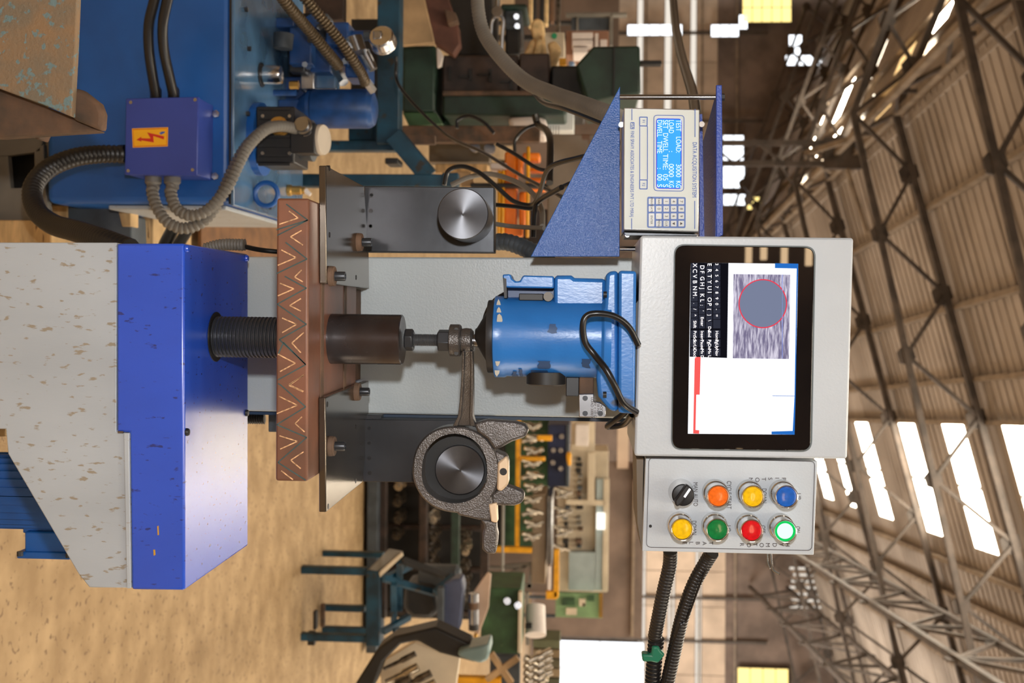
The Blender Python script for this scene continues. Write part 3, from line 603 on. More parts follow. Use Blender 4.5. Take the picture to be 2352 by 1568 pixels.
for ci, ca in enumerate((680, 608, 538, 467, 398)):
    for ri, ra in enumerate((1165, 1235, 1305, 1375)):
        if labs[ci][ri] is None: continue
        a0, a1, b0, b1 = ca - 27, ca + 27, ra - 27, ra + 27
        if labs[ci][ri] == 'ENTER': b1 = 1402
        k_ = MB().py(rrect([Dq(a0, b0), Dq(a1, b0), Dq(a1, b1), Dq(a0, b1)], 1.5, 2), YQ - .0012, .001).build('key', kb, dq)
        if ri == 3 and ci < 2:
            s_ = 1 if ci == 0 else -1
            MB().py([Dq(ca - 10 * s_, ra - 14), Dq(ca + 14 * s_, ra), Dq(ca - 10 * s_, ra + 14)], YQ - .0014, .0002).build('arrow_mark', blk_print, k_)
        else: text(labs[ci][ri], at(*Dq(ca, (b0 + b1) / 2), YQ - .0014), .004 if len(labs[ci][ri]) > 1 else .0055, blk_print, k_, align='CENTER')
for b in (408, 1005): text('F1' if b < 500 else 'F2', at(*Dq(322, b), YQ - .0002), .005, blue_print, dq, align='CENTER')
def dtxt(s_, ca, a, b, h, m=blue_print):
    p, q = Dq(ca, a), Dq(ca, b); text(s_, at(*p, YQ - .0002), h, m, dq, rot=.008, width=dist(at(*p, YQ), at(*q, YQ)))
dtxt('DATA ACQUISITION SYSTEM', 806, 602, 1122, .0080); dtxt('FINE SPAVY ASSOCIATES & ENGINEERS PVT LTD MIRAJ', 215, 496, 1308, .0066)
lgo = MB(); loop_strip(lgo, rrect([Dq(198, 415), Dq(236, 415), Dq(236, 480), Dq(198, 480)], 1.5), YQ, 1, .0006); lgo.build('logo_frame', blue_print, dq); text('FSA', at(*Dq(217, 448), YQ - .0002), .0058, blue_print, dq, align='CENTER')
for a, b in ((1441, 540), (1598, 541)):
    MB().lathe([(.0001, 0), (.003, 0), (.003, .003)], at(a, b, YD + .03), (0, 1, 0), seg=10).build('screw', steel_bright, dq)
# ================================================================== LEFT: HYDRAULIC POWER UNIT
YK = 2.6
zl = at(540, 200, YK).z                      # lid height
tk = thing('hydraulic_tank', at(105, 200, YK + .3), 'large blue hydraulic oil tank at the far left of the press', 'oil tank')
xl, xr = at(300, -330, YK).x, at(300, 467, YK).x; zb = at(106, 300, YK).z
MB().box(xl, xr, YK, YK + .62, zb, zl - .012).build('tank_body', tank_blue, tk, bev=.016, seg=3)
MB().box(xl - .01, xr + .004, YK - .006, YK + .64, zl - .008, zl).build('lid', lid_blue, tk, bev=.002)
MB().box(xl, xr, YK - .002, YK + .63, zl - .014, zl - .008).build('gasket', black_iron, tk)
MB().box(xr + .001, xr + .012, YK + .03, YK + .6, zb + .14, zl - .03).build('side_panel', grey_stand, tk, bev=.003)
for a, b in ((569, 112), (566, 261), (562, 22), (617, 476)):
    MB().lathe([(.006, 0), (.006, .008), (.0001, .009)], atz(a, b, zl), seg=6).build('lid_bolt', steel_dark, tk)
c = atz(583, 446, zl); er = []
for i in range(28):
    t = 2 * math.pi * i / 28; q = V((math.cos(t), 0, math.sin(t)))
    er.append([c + V((0, 0, .032)) + q * .029 + (q * math.cos(u) + V((0, 1, 0)) * math.sin(u)) * .0065 for u in [k * math.pi / 4 for k in range(8)]])
MB().ringed(er, closed=True).build('lifting_eye', tank_blue, tk)
c = atz(660, 437, zl) 
MB().lathe([(.016, 0), (.016, .012), (.013, .013), (.013, .04), (.010, .041), (.010, .05)], c, seg=6).build('plug', brass, tk, bev=.001)
MB().cyl(c + V((0, 0, .05)), c + V((.012, 0, .066)), .008, .005).build('plug_cap', white_p, tk)
def upc(px, py, Yd): return at(px, py, Yd)
# filler cap
f0 = atz(600, 172, zl)
fc = thing('filler_cap', f0, 'chrome breather cap standing on the lid of the blue tank', 'filler cap')
s_ = f0.y / F
MB().lathe([(28 * s_, -.001), (28 * s_, .003), (24 * s_, .004), (23 * s_, .008)], f0, seg=32).build('flange', steel_dark, fc)
MB().lathe([(21 * s_, .006), (22 * s_, .01), (22 * s_, .044), (20 * s_, .052), (.0001, .053)], f0, seg=36).build('cap', chrome, fc, )
# oil filter
YO = 3.0; r_ = 45 * YO / F; c = at(720, 250, YO)
of = thing('oil_filter', c, 'plain blue round oil filter canister right of the hoses', 'oil filter')
hgt = at(846, 250, YO).z - c.z
MB().lathe([(.0001, -.002), (r_ * .97, 0), (r_, .004), (r_, hgt), (r_ * .96, hgt + .006), (r_ * .84, hgt + .016), (r_ * .55, hgt + .022), (.0001, hgt + .024)], c, seg=48).build('canister', valve_blue, of)
MB().lathe([(r_ * .55, -.04), (r_ * .95, -.012), (r_ * .95, -.002)], c, seg=32).build('filter_head', valve_blue, of)
MB().box(c.x - .02, c.x + .02, c.y - .03, c.y + .03, zl, c.z - .03).build('stem', valve_blue, of, bev=.003)
MB().cyl(V((c.x - .03, c.y - .07, zl)), V((c.x - .03, c.y - .07, zl + .06)), .008).build('pipe', valve_blue, of)
# servo motor
m0 = atz(590, 320, zl); 
sm = thing('pump_motor', m0, 'black finned pump motor with grey disc end cap on the blue tank', 'motor')
sp = m0.y / F; rr_ = 72 * sp
MB().lathe([(84 * sp, 0), (84 * sp, .018), (70 * sp, .02)], m0, seg=40).build('mounting_ring', tank_blue, sm)
zt0, zt1 = zl + .018, zl + .115
mb = MB(); mb.box(m0.x - rr_ * .9, m0.x + rr_ * .88, m0.y - rr_ * .9, m0.y + rr_ * .9, zt0, zt1)
mb.build('motor_body', black_pl, sm, bev=.004)
for i in range(7):
    x = m0.x - rr_ * .85 + i * rr_ * .29
    MB().box(x, x + .006, m0.y - rr_ * .98, m0.y - rr_ * .86, zt0 + .008, zt1 - .01).build('fin', black_pl, sm)
MB().lathe([(rr_ * .62, 0), (rr_ * .66, .03), (rr_ * .52, .036)], V((m0.x + .004, m0.y, zt1)), seg=28).build('end_housing', slate, sm)
MB().box(m0.x - .03, m0.x + .045, m0.y - .075, m0.y - .02, zt1 - .01, zt1 + .052).build('encoder_box', black_pl, sm, bev=.003)
MB().lathe([(.0001, .012), (.036, .012), (.038, .008), (.038, 0)], V((m0.x + .006, m0.y - .035, zt1 + .056)), V((0, -.25, 1)), seg=32).build('disc_cap', mat('grey_cap', (190, 180, 166), .4), sm)
for k, (z, yy) in enumerate(((zt1 - .055, 0), (zt1 + .006, .0))):
    MB().lathe([(.024, 0), (.024, .006), (.02, .007), (.02, .012), (.023, .013), (.023, .019), (.018, .02), (.018, .03)], V((m0.x - .018, m0.y - rr_ * .95 + .01, z + .02)), V((-.2, -1, -.1)), seg=24).build('cable_gland', steel_bright if k else brass, sm)
for dx, z in ((-.045, zt0 + .02), (.046, zt0 + .02), (.046, zt1 - .01), (-.045, zt1 - .01)):
    MB().cyl((m0.x + dx, m0.y - rr_ - .002, z), (m0.x + dx, m0.y - rr_ + .02, z), .0045, seg=8).build('bolt', steel_bright, sm)
g1, g2_ = at(700, 300, m0.y - .115), at(640, 300, m0.y - .1)
hose('conduit', [(686, 299, 2.72), (664, 292, 2.68), (636, 290, 2.64), (606, 300, 2.6), (570, 336, 2.56), (546, 380, 2.53), (522, 430, 2.51), (480, 480, 2.49), (440, 495, 2.48), (405, 478, 2.48), (392, 440, 2.49), (396, 428, 2.50)], .0125, hose_grey, 'grey flexible conduit arching from motor to right gland of violet-blue junction box', 'conduit', pitch=.011, amp=.13)
hose('conduit', [(640, 284, 2.72), (618, 292, 2.68), (592, 310, 2.62), (560, 345, 2.57), (530, 400, 2.54), (505, 455, 2.52), (470, 505, 2.50), (425, 524, 2.49), (385, 510, 2.48), (360, 475, 2.48), (350, 440, 2.49), (352, 428, 2.50)], .0125, hose_grey, 'grey flexible conduit forming the outer loop below the violet-blue junction box', 'conduit', pitch=.011, amp=.13)
# junction box
jb = thing('junction_box', at(289, 315, 2.54), 'violet-blue junction box with high-voltage warning label, on the tank front', 'junction box')
MB().py([(290, 227), (455, 223), (452, 402), (287, 400)], 2.494, .106).build('box_body', jbox_blue, jb, bev=.002)
MB().py([(289, 226), (456, 222), (453, 403), (286, 401)], 2.488, .010).build('box_cover', jbox_blue, jb, bev=.002)
for a, b in ((300, 235), (448, 229), (442, 390), (294, 392)): MB().lathe([(.0001, 0), (.004, 0), (.004, .002)], at(a, b, 2.486), (0, 1, 0), seg=12).build('screw', steel_bright, jb)
ly = MB().py([(303, 295), (386, 292), (385, 336), (305, 339)], 2.4872, .001).build('warning_label', label_y, jb)
lw = MB(); loop_strip(lw, [(305, 297), (384, 294), (383, 334), (307, 337)], 2.4868, 1.2, .0005); lw.build('label_border', red_print, ly)
MB().py([(313, 321), (325, 314), (324, 317.5), (346, 318), (338, 304), (377, 313), (376, 320), (352, 312), (353, 327), (324, 322), (325, 325)], 2.4865, .0005).build('lightning_bolt', red_print, ly)
MB().py([(366, 305), (372, 302), (379, 302), (377, 306), (369, 309)], 2.4866, .0005).build('ink_mark', blue_print, ly)
for a in (352, 396):
    p = at(a, 402, 2.54)
    MB().lathe([(.019, 0), (.019, .02), (.015, .024), (.015, .034)], p - V((.002, 0, 0)), (1, 0, 0), seg=12).build('cable_gland', hose_grey, jb)
for a in (358, 399):
    p = at(a, 226, 2.54); MB().lathe([(.013, 0), (.013, .02), (.010, .026)], p, (-1, 0, 0), seg=12).build('cable_gland', black_pl, jb)
p = at(288, 354, 2.54); MB().lathe([(.022, 0), (.022, .014), (.017, .016)], p, (0, 0, -1), seg=12).build('cable_gland', black_pl, jb)
for a, b in ((497, 262), (495, 405)): MB().lathe([(.009, 0), (.009, .006), (.0001, .007)], at(a, b, 2.595), (0, -1, 0), seg=6).build('mounting_bolt', steel_bright, jb)
hose('hose', [(359, 222, 2.52), (350, 170, 2.5), (342, 110, 2.48), (342, 55, 2.46), (352, 10, 2.44), (362, -30, 2.42)], .0115, hose_black, 'black hose into left end of the junction box, the lower of two', 'hose', pitch=0)
hose('hose', [(400, 222, 2.52), (388, 170, 2.5), (376, 110, 2.48), (374, 55, 2.46), (382, 10, 2.44), (392, -30, 2.42)], .0115, hose_black, 'black hose into left end of the junction box, the upper of two', 'hose', pitch=0)
hose('hose', [(278, 354, 2.5), (230, 354, 2.46), (170, 362, 2.4), (110, 388, 2.34), (76, 430, 2.28), (82, 480, 2.22), (120, 514, 2.14), (180, 532, 2.0), (240, 552, 1.9), (300, 575, 1.85)], .0185, hose_black, 'thick black spiral hose curving from the junction box to the press stand', 'hose', pitch=.012, amp=.15)
# valve stack
vs = thing('valve_block', at(640, 110, 2.95), 'blue hydraulic valve block cluster on the tank behind the two hoses', 'valve block')
def vb(a0, a1, b0, b1, Yd, d, m=valve_blue, n='valve_body', bev=.004): return MB().rb(a0, a1, b0, b1, Yd, d).build(n, m, vs, bev=bev)
vb(664, 715, 62, 148, 2.9, .12); vb(712, 760, 90, 165, 2.95, .12); vb(752, 800, 50, 150, 2.98, .1); vb(618, 676, 40, 62, 2.95, .1); vb(604, 640, 66, 112, 3.0, .1, slate)
vb(792, 845, 120, 178, 3.0, .1, valve_blue); vb(690, 722, 140, 205, 2.97, .1, steel_bright, 'port_plate', .003); vb(722, 770, 150, 203, 3.0, .06, lid_blue, 'port_plate', .003); vb(640, 700, 176, 250, 3.05, .05, valve_blue); vb(664, 700, 130, 165, 2.93, .04, steel_dark, 'fitting', .003)
vb(600, 720, 30, 200, 3.08, .06, black_iron, 'sub_plate', .003); vb(748, 800, 52, 102, 2.94, .06); vb(720, 752, 30, 90, 3.02, .08, slate)
MB().cyl(at(652, 78, 2.86), at(650, 112, 2.86), .026, .024, 24).build('solenoid', slate, vs)
MB().cyl(at(718, 40, 2.96), at(730, 66, 2.96), .028, .026, 24).build('solenoid', valve_blue, vs)
MB().cyl(at(810, 88, 2.9), at(822, 122, 2.9), .026, .026, 24).build('solenoid', steel_bright, vs)
MB().cyl(at(797, 106, 2.87), at(800, 106, 2.9), .012, .012, 20).build('knob', steel_bright, vs)
MB().cyl(at(836, 120, 2.95), at(858, 160, 2.95), .017, .012, 16).build('fitting', steel_bright, vs)
MB().cyl(at(770, 155, 2.92), at(790, 190, 2.90), .014, .014, 6).build('fitting', steel_bright, vs)
MB().cyl(at(840, 186, 2.92), at(856, 208, 2.95), .013, .012, 6).build('fitting', steel_bright, vs)
MB().lathe([(.011, -.012), (.011, .012)], at(676, 195, 2.9), seg=6).build('fitting', brass, vs)
MB().cyl(at(735, 62, 2.935), at(735, 62, 2.945), .009, seg=6).build('screw_head', steel_dark, vs)
for a, b in ((700, 148), (712, 92), (760, 55), (792, 140)): MB().cyl(at(a, b, 2.885), at(a, b, 2.9), .008, seg=6).build('screw_head', steel_dark, vs)
MB().cyl(at(804, 82, 3.0), at(850, 82, 3.0), .014, seg=14).build('gauge_pipe', valve_blue, vs)
pg = thing('pressure_gauge', at(850, 84, 2.95), 'round chrome pressure gauge seen from behind above the valve block', 'gauge')
gc = at(874, 82, 2.95); ax = V((.38, .92, .1)).normalized()
MB().lathe([(.0001, 0), (.030, 0), (.034, .004), (.034, .03), (.036, .032), (.036, .036), (.0001, .037)], gc, ax, seg=40).build('gauge_case', chrome, pg)
MB().box(gc.x - .013, gc.x + .010, gc.y - .004, gc.y + .002, gc.z - .02, gc.z + .004).build('back_plug', steel_bright, pg, bev=.003)
MB().cyl(at(836, 82, 2.97), at(850, 82, 2.97), .013, seg=6).build('union_nut', slate, pg)
hose('hydraulic_hose', [(630, -30, 2.6), (668, 20, 2.66), (712, 72, 2.74), (750, 118, 2.8), (780, 154, 2.86)], .0135, hose_steel, 'braided hydraulic hose passing in front of the valve block, left one', 'hose', pitch=.009, amp=.15)
hose('hydraulic_hose', [(680, -30, 2.7), (728, 30, 2.74), (772, 82, 2.78), (806, 130, 2.82), (832, 172, 2.88), (838, 190, 2.92)], .0125, hose_steel, 'braided hydraulic hose passing in front of the valve block, right one', 'hose', pitch=.009, amp=.15)
# ---- near rusty casting, steel channel, timber
rb_ = thing('rusty_casting', at(0, 120, 1.75), 'rusty flaking iron casting in the near left corner', 'casting')
MB().py([(-200, -160), (176, -160), (177, 0), (172, 120), (164, 268), (150, 262), (100, 240), (0, 204), (-200, 130)], 1.7, .015).build('casting_block', rusty, rb_, bev=.002)
MB().py([(165, 200), (188, 206), (226, 236), (235, 260), (232, 300), (164, 272)], 1.717, .025).build('lug', rust_dk, rb_, bev=.006)
MB().py([(60, 288), (95, 302), (86, 322), (66, 306)], 1.85, .04).build('weld_lump', rust_dk, rb_, bev=.004)
MB().py([(-60, 180), (0, 204), (164, 268), (228, 300), (160, 304), (0, 315), (-60, 315)], 1.74, .03).build('rim', rust_dk, rb_, bev=.004)
ch = thing('steel_channel', at(0, 400, 2.75), 'grey painted steel channel with a square hole behind the rusty casting', 'channel')
YH = 2.3
for l in ([(-100, 316), (100, 316), (92, 348), (16, 358), (-100, 358)], [(78, 348), (100, 330), (104, 440), (80, 432)], [(24, 432), (104, 430), (118, 520), (60, 526), (-100, 500), (-100, 360), (18, 358)]):
    MB().py(l, YH + .35, .02).build('web', grey_tbl, ch, bev=.002)
MB().py([(10, 350), (90, 344), (90, 440), (14, 440)], YH + .42, .01).build('dark_recess', black_iron, ch)
pk = MB().rb(-60, 156, 470, 535, 2.9, .25).build('timber_block', wood, bev=.004); tag(pk, 'pale timber block on the floor between the channel and the tank', 'timber')
pk = MB().rb(-100, 118, 505, 570, 2.6, .2).build('timber_block', wood, bev=.004); tag(pk, 'oil-stained timber block half hidden behind the grey press stand', 'timber')
ir = thing('floor_casting', at(150, 510, 2.8), 'dark slate grey iron beam on the floor below the blue tank', 'iron beam')
MB().py([(155, 466), (240, 470), (300, 495), (304, 600), (155, 600)], 2.75, .1).build('beam_web', slate, ir, bev=.004)
MB().py([(272, 486), (300, 486), (300, 520), (280, 520)], 2.74, .05).build('wood_chock', wood, ir, bev=.002)
MB().py([(146, 540), (200, 545), (230, 556), (140, 556)], 2.7, .05).build('stone_chip', white_p, ir, bev=.004)
pl = MB().rb(304, 352, 466, 640, 3.0, .3).build('pallet_plank', wood, bev=.003); tag(pl, 'raw wooden plank on edge right of the slate grey iron beam', 'plank')
hose('hose', [(395, 530, 2.7), (380, 560, 2.65), (365, 600, 2.6)], .016, hose_black, 'short dark shiny pipe emerging behind the housing, left of a twin', 'pipe', pitch=0)
hose('hose', [(430, 530, 2.7), (412, 560, 2.65), (396, 600, 2.6)], .014, hose_black, 'short dark shiny pipe emerging behind the housing, right of its twin', 'pipe', pitch=0)
co = thing('open_conduit', at(520, 570, 1.75), 'grey corrugated conduit end with black wire behind the blue housing', 'conduit')
hose('conduit_body', [(470, 572, 1.75), (510, 562, 1.75), (564, 562, 1.75)], .009, hose_grey, pitch=.005, amp=.1, parent=co)
hose('wire', [(556, 565, 1.75), (600, 574, 1.78), (660, 580, 1.8), (760, 590, 1.85)], .004, black_gl, pitch=0, parent=co)
shade_m = mat('floor_shade_brown', (128, 88, 52), .6, var=.2, scale=12)
shade_o = MB().pz([(455, 500), (640, 500), (690, 600), (455, 600)], .03, .012).build('shade_sheet', shade_m); tag(shade_o, 'added dark brown sheet for the floor shade beside the tank', 'board')  # dark sheet added where the floor lies in shade
# ---- floor motor at right
YW = 1.72
em = thing('floor_motor', at(0, 1130, YW), 'blue finned electric motor beneath the sloping edge of the press stand', 'motor')
mc = at(60, 1126, YW); rM = 84 * YW / F; z0, z1_ = at(-260, 1126, YW).z, at(200, 1126, YW).z
MB().lathe([(rM * .93, z0 - mc.z), (rM * .93, z1_ - mc.z), (.0001, z1_ - mc.z)], mc, seg=40).build('stator', motor_blue, em)
for i in range(26):
    t = 2 * math.pi * i / 26; q = V((math.cos(t), math.sin(t), 0))
    MB().bar(V((mc.x, mc.y, z0)) + q * rM * .95, V((mc.x, mc.y, z1_)) + q * rM * .95, .005, .014).build('fin', motor_blue, em, smooth=False)
MB().lathe([(rM * 1.02, z0 - mc.z - .02), (rM * 1.03, at(12, 1126, YW).z - mc.z), (rM * .9, at(18, 1126, YW).z - mc.z)], mc, seg=32).build('fan_cover', motor_blue, em)
MB().rb(52, 210, 1206, 1226, YW - .02, .09).build('box_seat', motor_blue, em, bev=.002)
MB().rb(56, 212, 1222, 1272, YW - .03, .11).build('terminal_box', motor_blue, em, bev=.003)
MB().rb(38, 160, 1268, 1284, YW - .035, .12).build('box_cover', motor_blue, em, bev=.002)
for a, b in ((46, 1266), (158, 1270)): MB().cyl(at(a, b, YW - .04), at(a, b + 10, YW - .04), .005, seg=8).build('screw', steel_dark, em)
ww = MB().rb(-40, 12, 984, 1002, 1.70, .08).build('wood_wedge', wood, bev=.002); tag(ww, 'small pale wooden wedge at the lower left notch of the stand', 'wedge')
hb = thing('adjusting_bolt', at(570, 962, 1.85), 'black threaded bolt with square clamp behind the table, right of the column', 'bolt')
c = at(600, 962, 1.85); pr = []
for i in range(12): pr += [(.0075, i * .004 - .04), (.009, i * .004 - .0385)]
MB().lathe(pr, c, (1, 0, 0) if False else (0, 0, 1), seg=18).build('thread', black_iron, hb)
MB().rb(616, 636, 948, 992, 1.84, .03).build('clamp', slate, hb, bev=.002)
# ================================================================== THE HALL
fl = MB().add([hall(-26, -12, 0), hall(24, -12, 0), hall(24, 36, 0), hall(-26, 36, 0)], [(0, 1, 2, 3)]).build('floor', concrete); fl['kind'] = 'structure'
XV, ZV, MR, ML = -4.35, 6.0, .26, -.40
def rz(X): return ZV + (MR * (X - XV) if X > XV else ML * (X - XV))
XR, XL = 15.0, -13.0
def sheet(X0, X1, D0, D1, name, m, par, off=0, th=.012):
    q = [hall(X0, D0, rz(X0) + off), hall(X1, D0, rz(X1) + off), hall(X1, D1, rz(X1) + off), hall(X0, D1, rz(X0) + off)]
    return MB().prism(q, (0, 0, th)).build(name, m, par, smooth=False)
def D_of(px, X): return (rz(X) - H) * F / (px - 1340)
rc = MB().bar(hall(XV, 8, ZV + .03), hall(XV, 34, ZV + .03), .3, .04).build('ceiling', roof_m); rc['kind'] = 'structure'
lights_r = [D_of(px, 0) for px in (2305, 2167, 2066, 1967)]; lights_r += [lights_r[3] + 2.6 * k for k in (1, 2, 3)]
lights_r = [lights_r[0] - 2.45 * k for k in (8, 7, 6, 5, 4, 3, 2, 1)] + lights_r
XS0, XS1 = .02, 1.95
def overlap(d0, d1, ds, hw=.5): return any(d0 < d + hw and d1 > d - hw for d in ds)
# right slope: sheets 1 m wide, opened where a skylight lies
bd = [-10.0]
for d in sorted(lights_r): 
    a = d - .48
    while a - bd[-1] > 1.25: bd.append(bd[-1] + min(1.0, (a - bd[-1]) / 2 if a - bd[-1] < 2 else 1.0))
    bd += [a, d + .48]
while bd[-1] < 34: bd.append(bd[-1] + 1)
for k, (a, b) in enumerate(zip(bd, bd[1:])):
    isl = any(abs(a - (d - .48)) < 1e-6 for d in lights_r); off = .006 * (k % 2)
    if isl:
        sheet(XV, XS0, a, b, 'roof_sheet', roof_m, rc, off)
        sheet(XS1, XR, a, b, 'roof_sheet', roof_m, rc, off)
        sheet(XS0, (XS0 + XS1) / 2 - .03, a, b, 'skylight_sheet', skylt, rc, off); sheet((XS0 + XS1) / 2 + .03, XS1, a, b, 'skylight_sheet', skylt, rc, off)
    else: sheet(XV, XR, a, b, 'roof_sheet', roof_m, rc, off)
# ribs on the sheets
rbm = MB()
for i in range(int(44 / .25)):
    d = -10 + i * .25
    if overlap(d - .05, d + .05, lights_r): 
        rbm.bar(hall(XV, d, rz(XV) - .01), hall(XS0, d, rz(XS0) - .006), .03, .014); rbm.bar(hall(XS1, d, rz(XS1) - .01), hall(XR, d, rz(XR) - .006), .03, .014)
    else: rbm.bar(hall(XV, d, rz(XV) - .01), hall(XR, d, rz(XR) - .006), .03, .014)
o = rbm.build('sheet_ribs', roof_m, rc, smooth=False); o['kind'] = 'stuff'
lights_l = [(16.2, -5.15, -6.0, 0), (18.0, -4.95, -6.0, 1), (20.2, -5.1, -5.8, 0), (22.8, -5.1, -5.9, 0), (25.2, -5.1, -5.9, 0), (14.6, -5.9, -6.9, 0), (21.4, -6.3, -7.2, 0), (24.0, -6.3, -7.3, 0), (26.4, -6.3, -7.3, 0)]
ld = sorted(set(l[0] for l in lights_l)); bd = [-10.0]
for d in ld:
    a = d - .44
    while a - bd[-1] > 1.3: bd.append(bd[-1] + 1)
    if a > bd[-1]: bd.append(a)
    bd.append(d + .44)
while bd[-1] < 34: bd.append(bd[-1] + 1)
for k, (a, b) in enumerate(zip(bd, bd[1:])):
    L = [l for l in lights_l if abs(l[0] - (a + b) / 2) < .02 and b - a < .9]
    off = .006 * (k % 2)
    if L:
        X0 = XV
        for (_, xa, xb, wm) in sorted(L, key=lambda l: -l[1]):
            sheet(X0, xa, a, b, 'roof_sheet', roof_m, rc, off); sheet(xa, xb, a, b, 'skylight_sheet', skywarm if wm else skylt, rc, off); X0 = xb
        sheet(X0, XL, a, b, 'roof_sheet', roof_m, rc, off)
    else: sheet(XV, XL, a, b, 'roof_sheet', roof_m, rc, off)
# purlins
for i, X in enumerate([-3.0, -1.6, -.6, .0, 2.35, 2.95, 4.3, 5.8, 7.4, 9.0, 11, 13, -5.4, -6.1, -7.5, -9, -11]):
    struct('trim_%d' % (i + 1), MB().bar(hall(X, -2, rz(X) - .07), hall(X, 34, rz(X) - .07), .07, .10), truss_l)
# trusses: every 4.3 m, the top chord follows the sheets
def gusset(mb, X, D, Z_, r=.17, n=6):
    mb.prism([hall(X + r * math.cos(2 * math.pi * k / n + .3), D, Z_ + r * .9 * math.sin(2 * math.pi * k / n + .3)) for k in range(n)], HD * .03)
tn = 0
for D in (11.4, 15.8, 20.2, 24.6, 29.0, 33.4):
    root = bpy.data.objects.new('roof_truss', None); COL.objects.link(root); root.location = hall(XV, D, ZV - .1); root['kind'] = 'structure'
    for sgn, xe, nn in ((1, XR - .5, 11), (-1, XL + .5, 6)):
        L = (xe - XV); top = MB(); bot = MB(); gs = MB()
        dz = lambda X: .16
        bz = lambda X: rz(X) - .75 - .05 * abs(X - XV)
        top.bar(hall(XV, D, rz(XV) - .16), hall(xe, D, rz(xe) - .16), .1, .09); top.build('top_chord', truss_m, root, smooth=False)
        bot.bar(hall(XV, D, bz(XV)), hall(xe, D, bz(xe)), .08, .08); bot.build('bottom_chord', truss_m, root, smooth=False)
        for k in range(nn):
            xa, xm, xb = XV + L * k / nn, XV + L * (k + .5) / nn, XV + L * (k + 1) / nn
            for p, q in (((xa, bz(xa)), (xm, rz(xm) - .16)), ((xm, rz(xm) - .16), (xb, bz(xb)))):
                MB().bar(hall(p[0], D, p[1]), hall(q[0], D, q[1]), .055, .05).build('web_member', truss_m, root, smooth=False)
            g = MB(); gusset(g, xm, D, rz(xm) - .2); g.build('gusset', truss_m, root, smooth=False)
            g = MB(); gusset(g, xb, D, bz(xb), .15); g.build('gusset', truss_m, root, smooth=False)
# longitudinal lattice girders with star nodes, right side
for gi, (X, zt_, h_) in enumerate(((3.0, rz(3.0) - .75, .9), (5.0, rz(5) - .8, 1.1), (XV, ZV - .15, .3))):
    root = bpy.data.objects.new('lattice_girder', None); COL.objects.link(root); root.location = hall(X, 10, zt_); root['kind'] = 'structure'
    for z in (zt_, zt_ - h_):
        MB().bar(hall(X, 7, z), hall(X, 34, z), .09, .09).build('chord', truss_m if gi != 2 else truss_l, root, smooth=False)
    d = 7.0; st_ = 2.2
    while d < 33:
        MB().bar(hall(X, d, zt_), hall(X, d + st_ / 2, zt_ - h_), .05).build('web_member', truss_m, root, smooth=False)
        MB().bar(hall(X, d + st_ / 2, zt_ - h_), hall(X, d + st_, zt_), .05).build('web_member', truss_m, root, smooth=False)
        MB().bar(hall(X, d + st_ / 2, zt_), hall(X, d + st_ / 2, zt_ - h_), .05).build('web_member', truss_m, root, smooth=False)
        for q, z in ((d, zt_), (d + st_ / 2, zt_ - h_)) if gi < 2 else ():
            g = MB(); g.prism([hall(X, q + .17 * math.cos(k * math.pi / 3), z + .17 * math.sin(k * math.pi / 3)) for k in range(6)], HX * .03); g.build('gusset', truss_m, root, smooth=False)
        d += st_
# lattice column on the valley line
def lattice_column(X, D, z1_, label_n):
    root = bpy.data.objects.new('lattice_column', None); COL.objects.link(root); root.location = hall(X, D, 0); root['kind'] = 'structure'
    for dx in (-.17, .17): MB().bar(hall(X + dx, D, 0), hall(X + dx, D, z1_), .09, .09).build('post', truss_m, root, smooth=False)
    z = .3; s_ = 1
    while z < z1_ - .5:
        MB().bar(hall(X - .17 * s_, D, z), hall(X + .17 * s_, D, z + .4), .05, .03).build('lacing', truss_m, root, smooth=False)
        if int(z * 10) % 3 == 0: MB().bar(hall(X - .17, D, z), hall(X + .17, D, z), .05, .03).build('batten', truss_m, root, smooth=False)
        z += .4; s_ = -s_
    MB().box(-.25, .25, -.1, .1, 0, .5).build('cap', truss_m, root) if False else None
    g = MB(); g.prism([hall(X - .26, D - .06, z1_ - .6), hall(X + .26, D - .06, z1_ - .6), hall(X + .26, D - .06, z1_), hall(X - .26, D - .06, z1_)], HD * .12); g.build('cap_plate', truss_m, root, smooth=False)
    for dx in (-1.3, 1.3): MB().bar(hall(X, D, z1_ - .3), hall(X + dx, D, z1_ + (.34 if dx > 0 else .52) - .25), .08, .06).build('knee_brace', truss_l, root, smooth=False)
    for dd in (-1.3, 1.3): MB().bar(hall(X, D, z1_ - .9), hall(X, D + dd, z1_ - .2), .08, .06).build('knee_brace', truss_l, root, smooth=False)
lattice_column(XV, 18.2, ZV - .05, 0); lattice_column(XV - .2, 31, ZV - .05, 0)
lattice_column(9.0, 27, rz(9) - .5, 0)
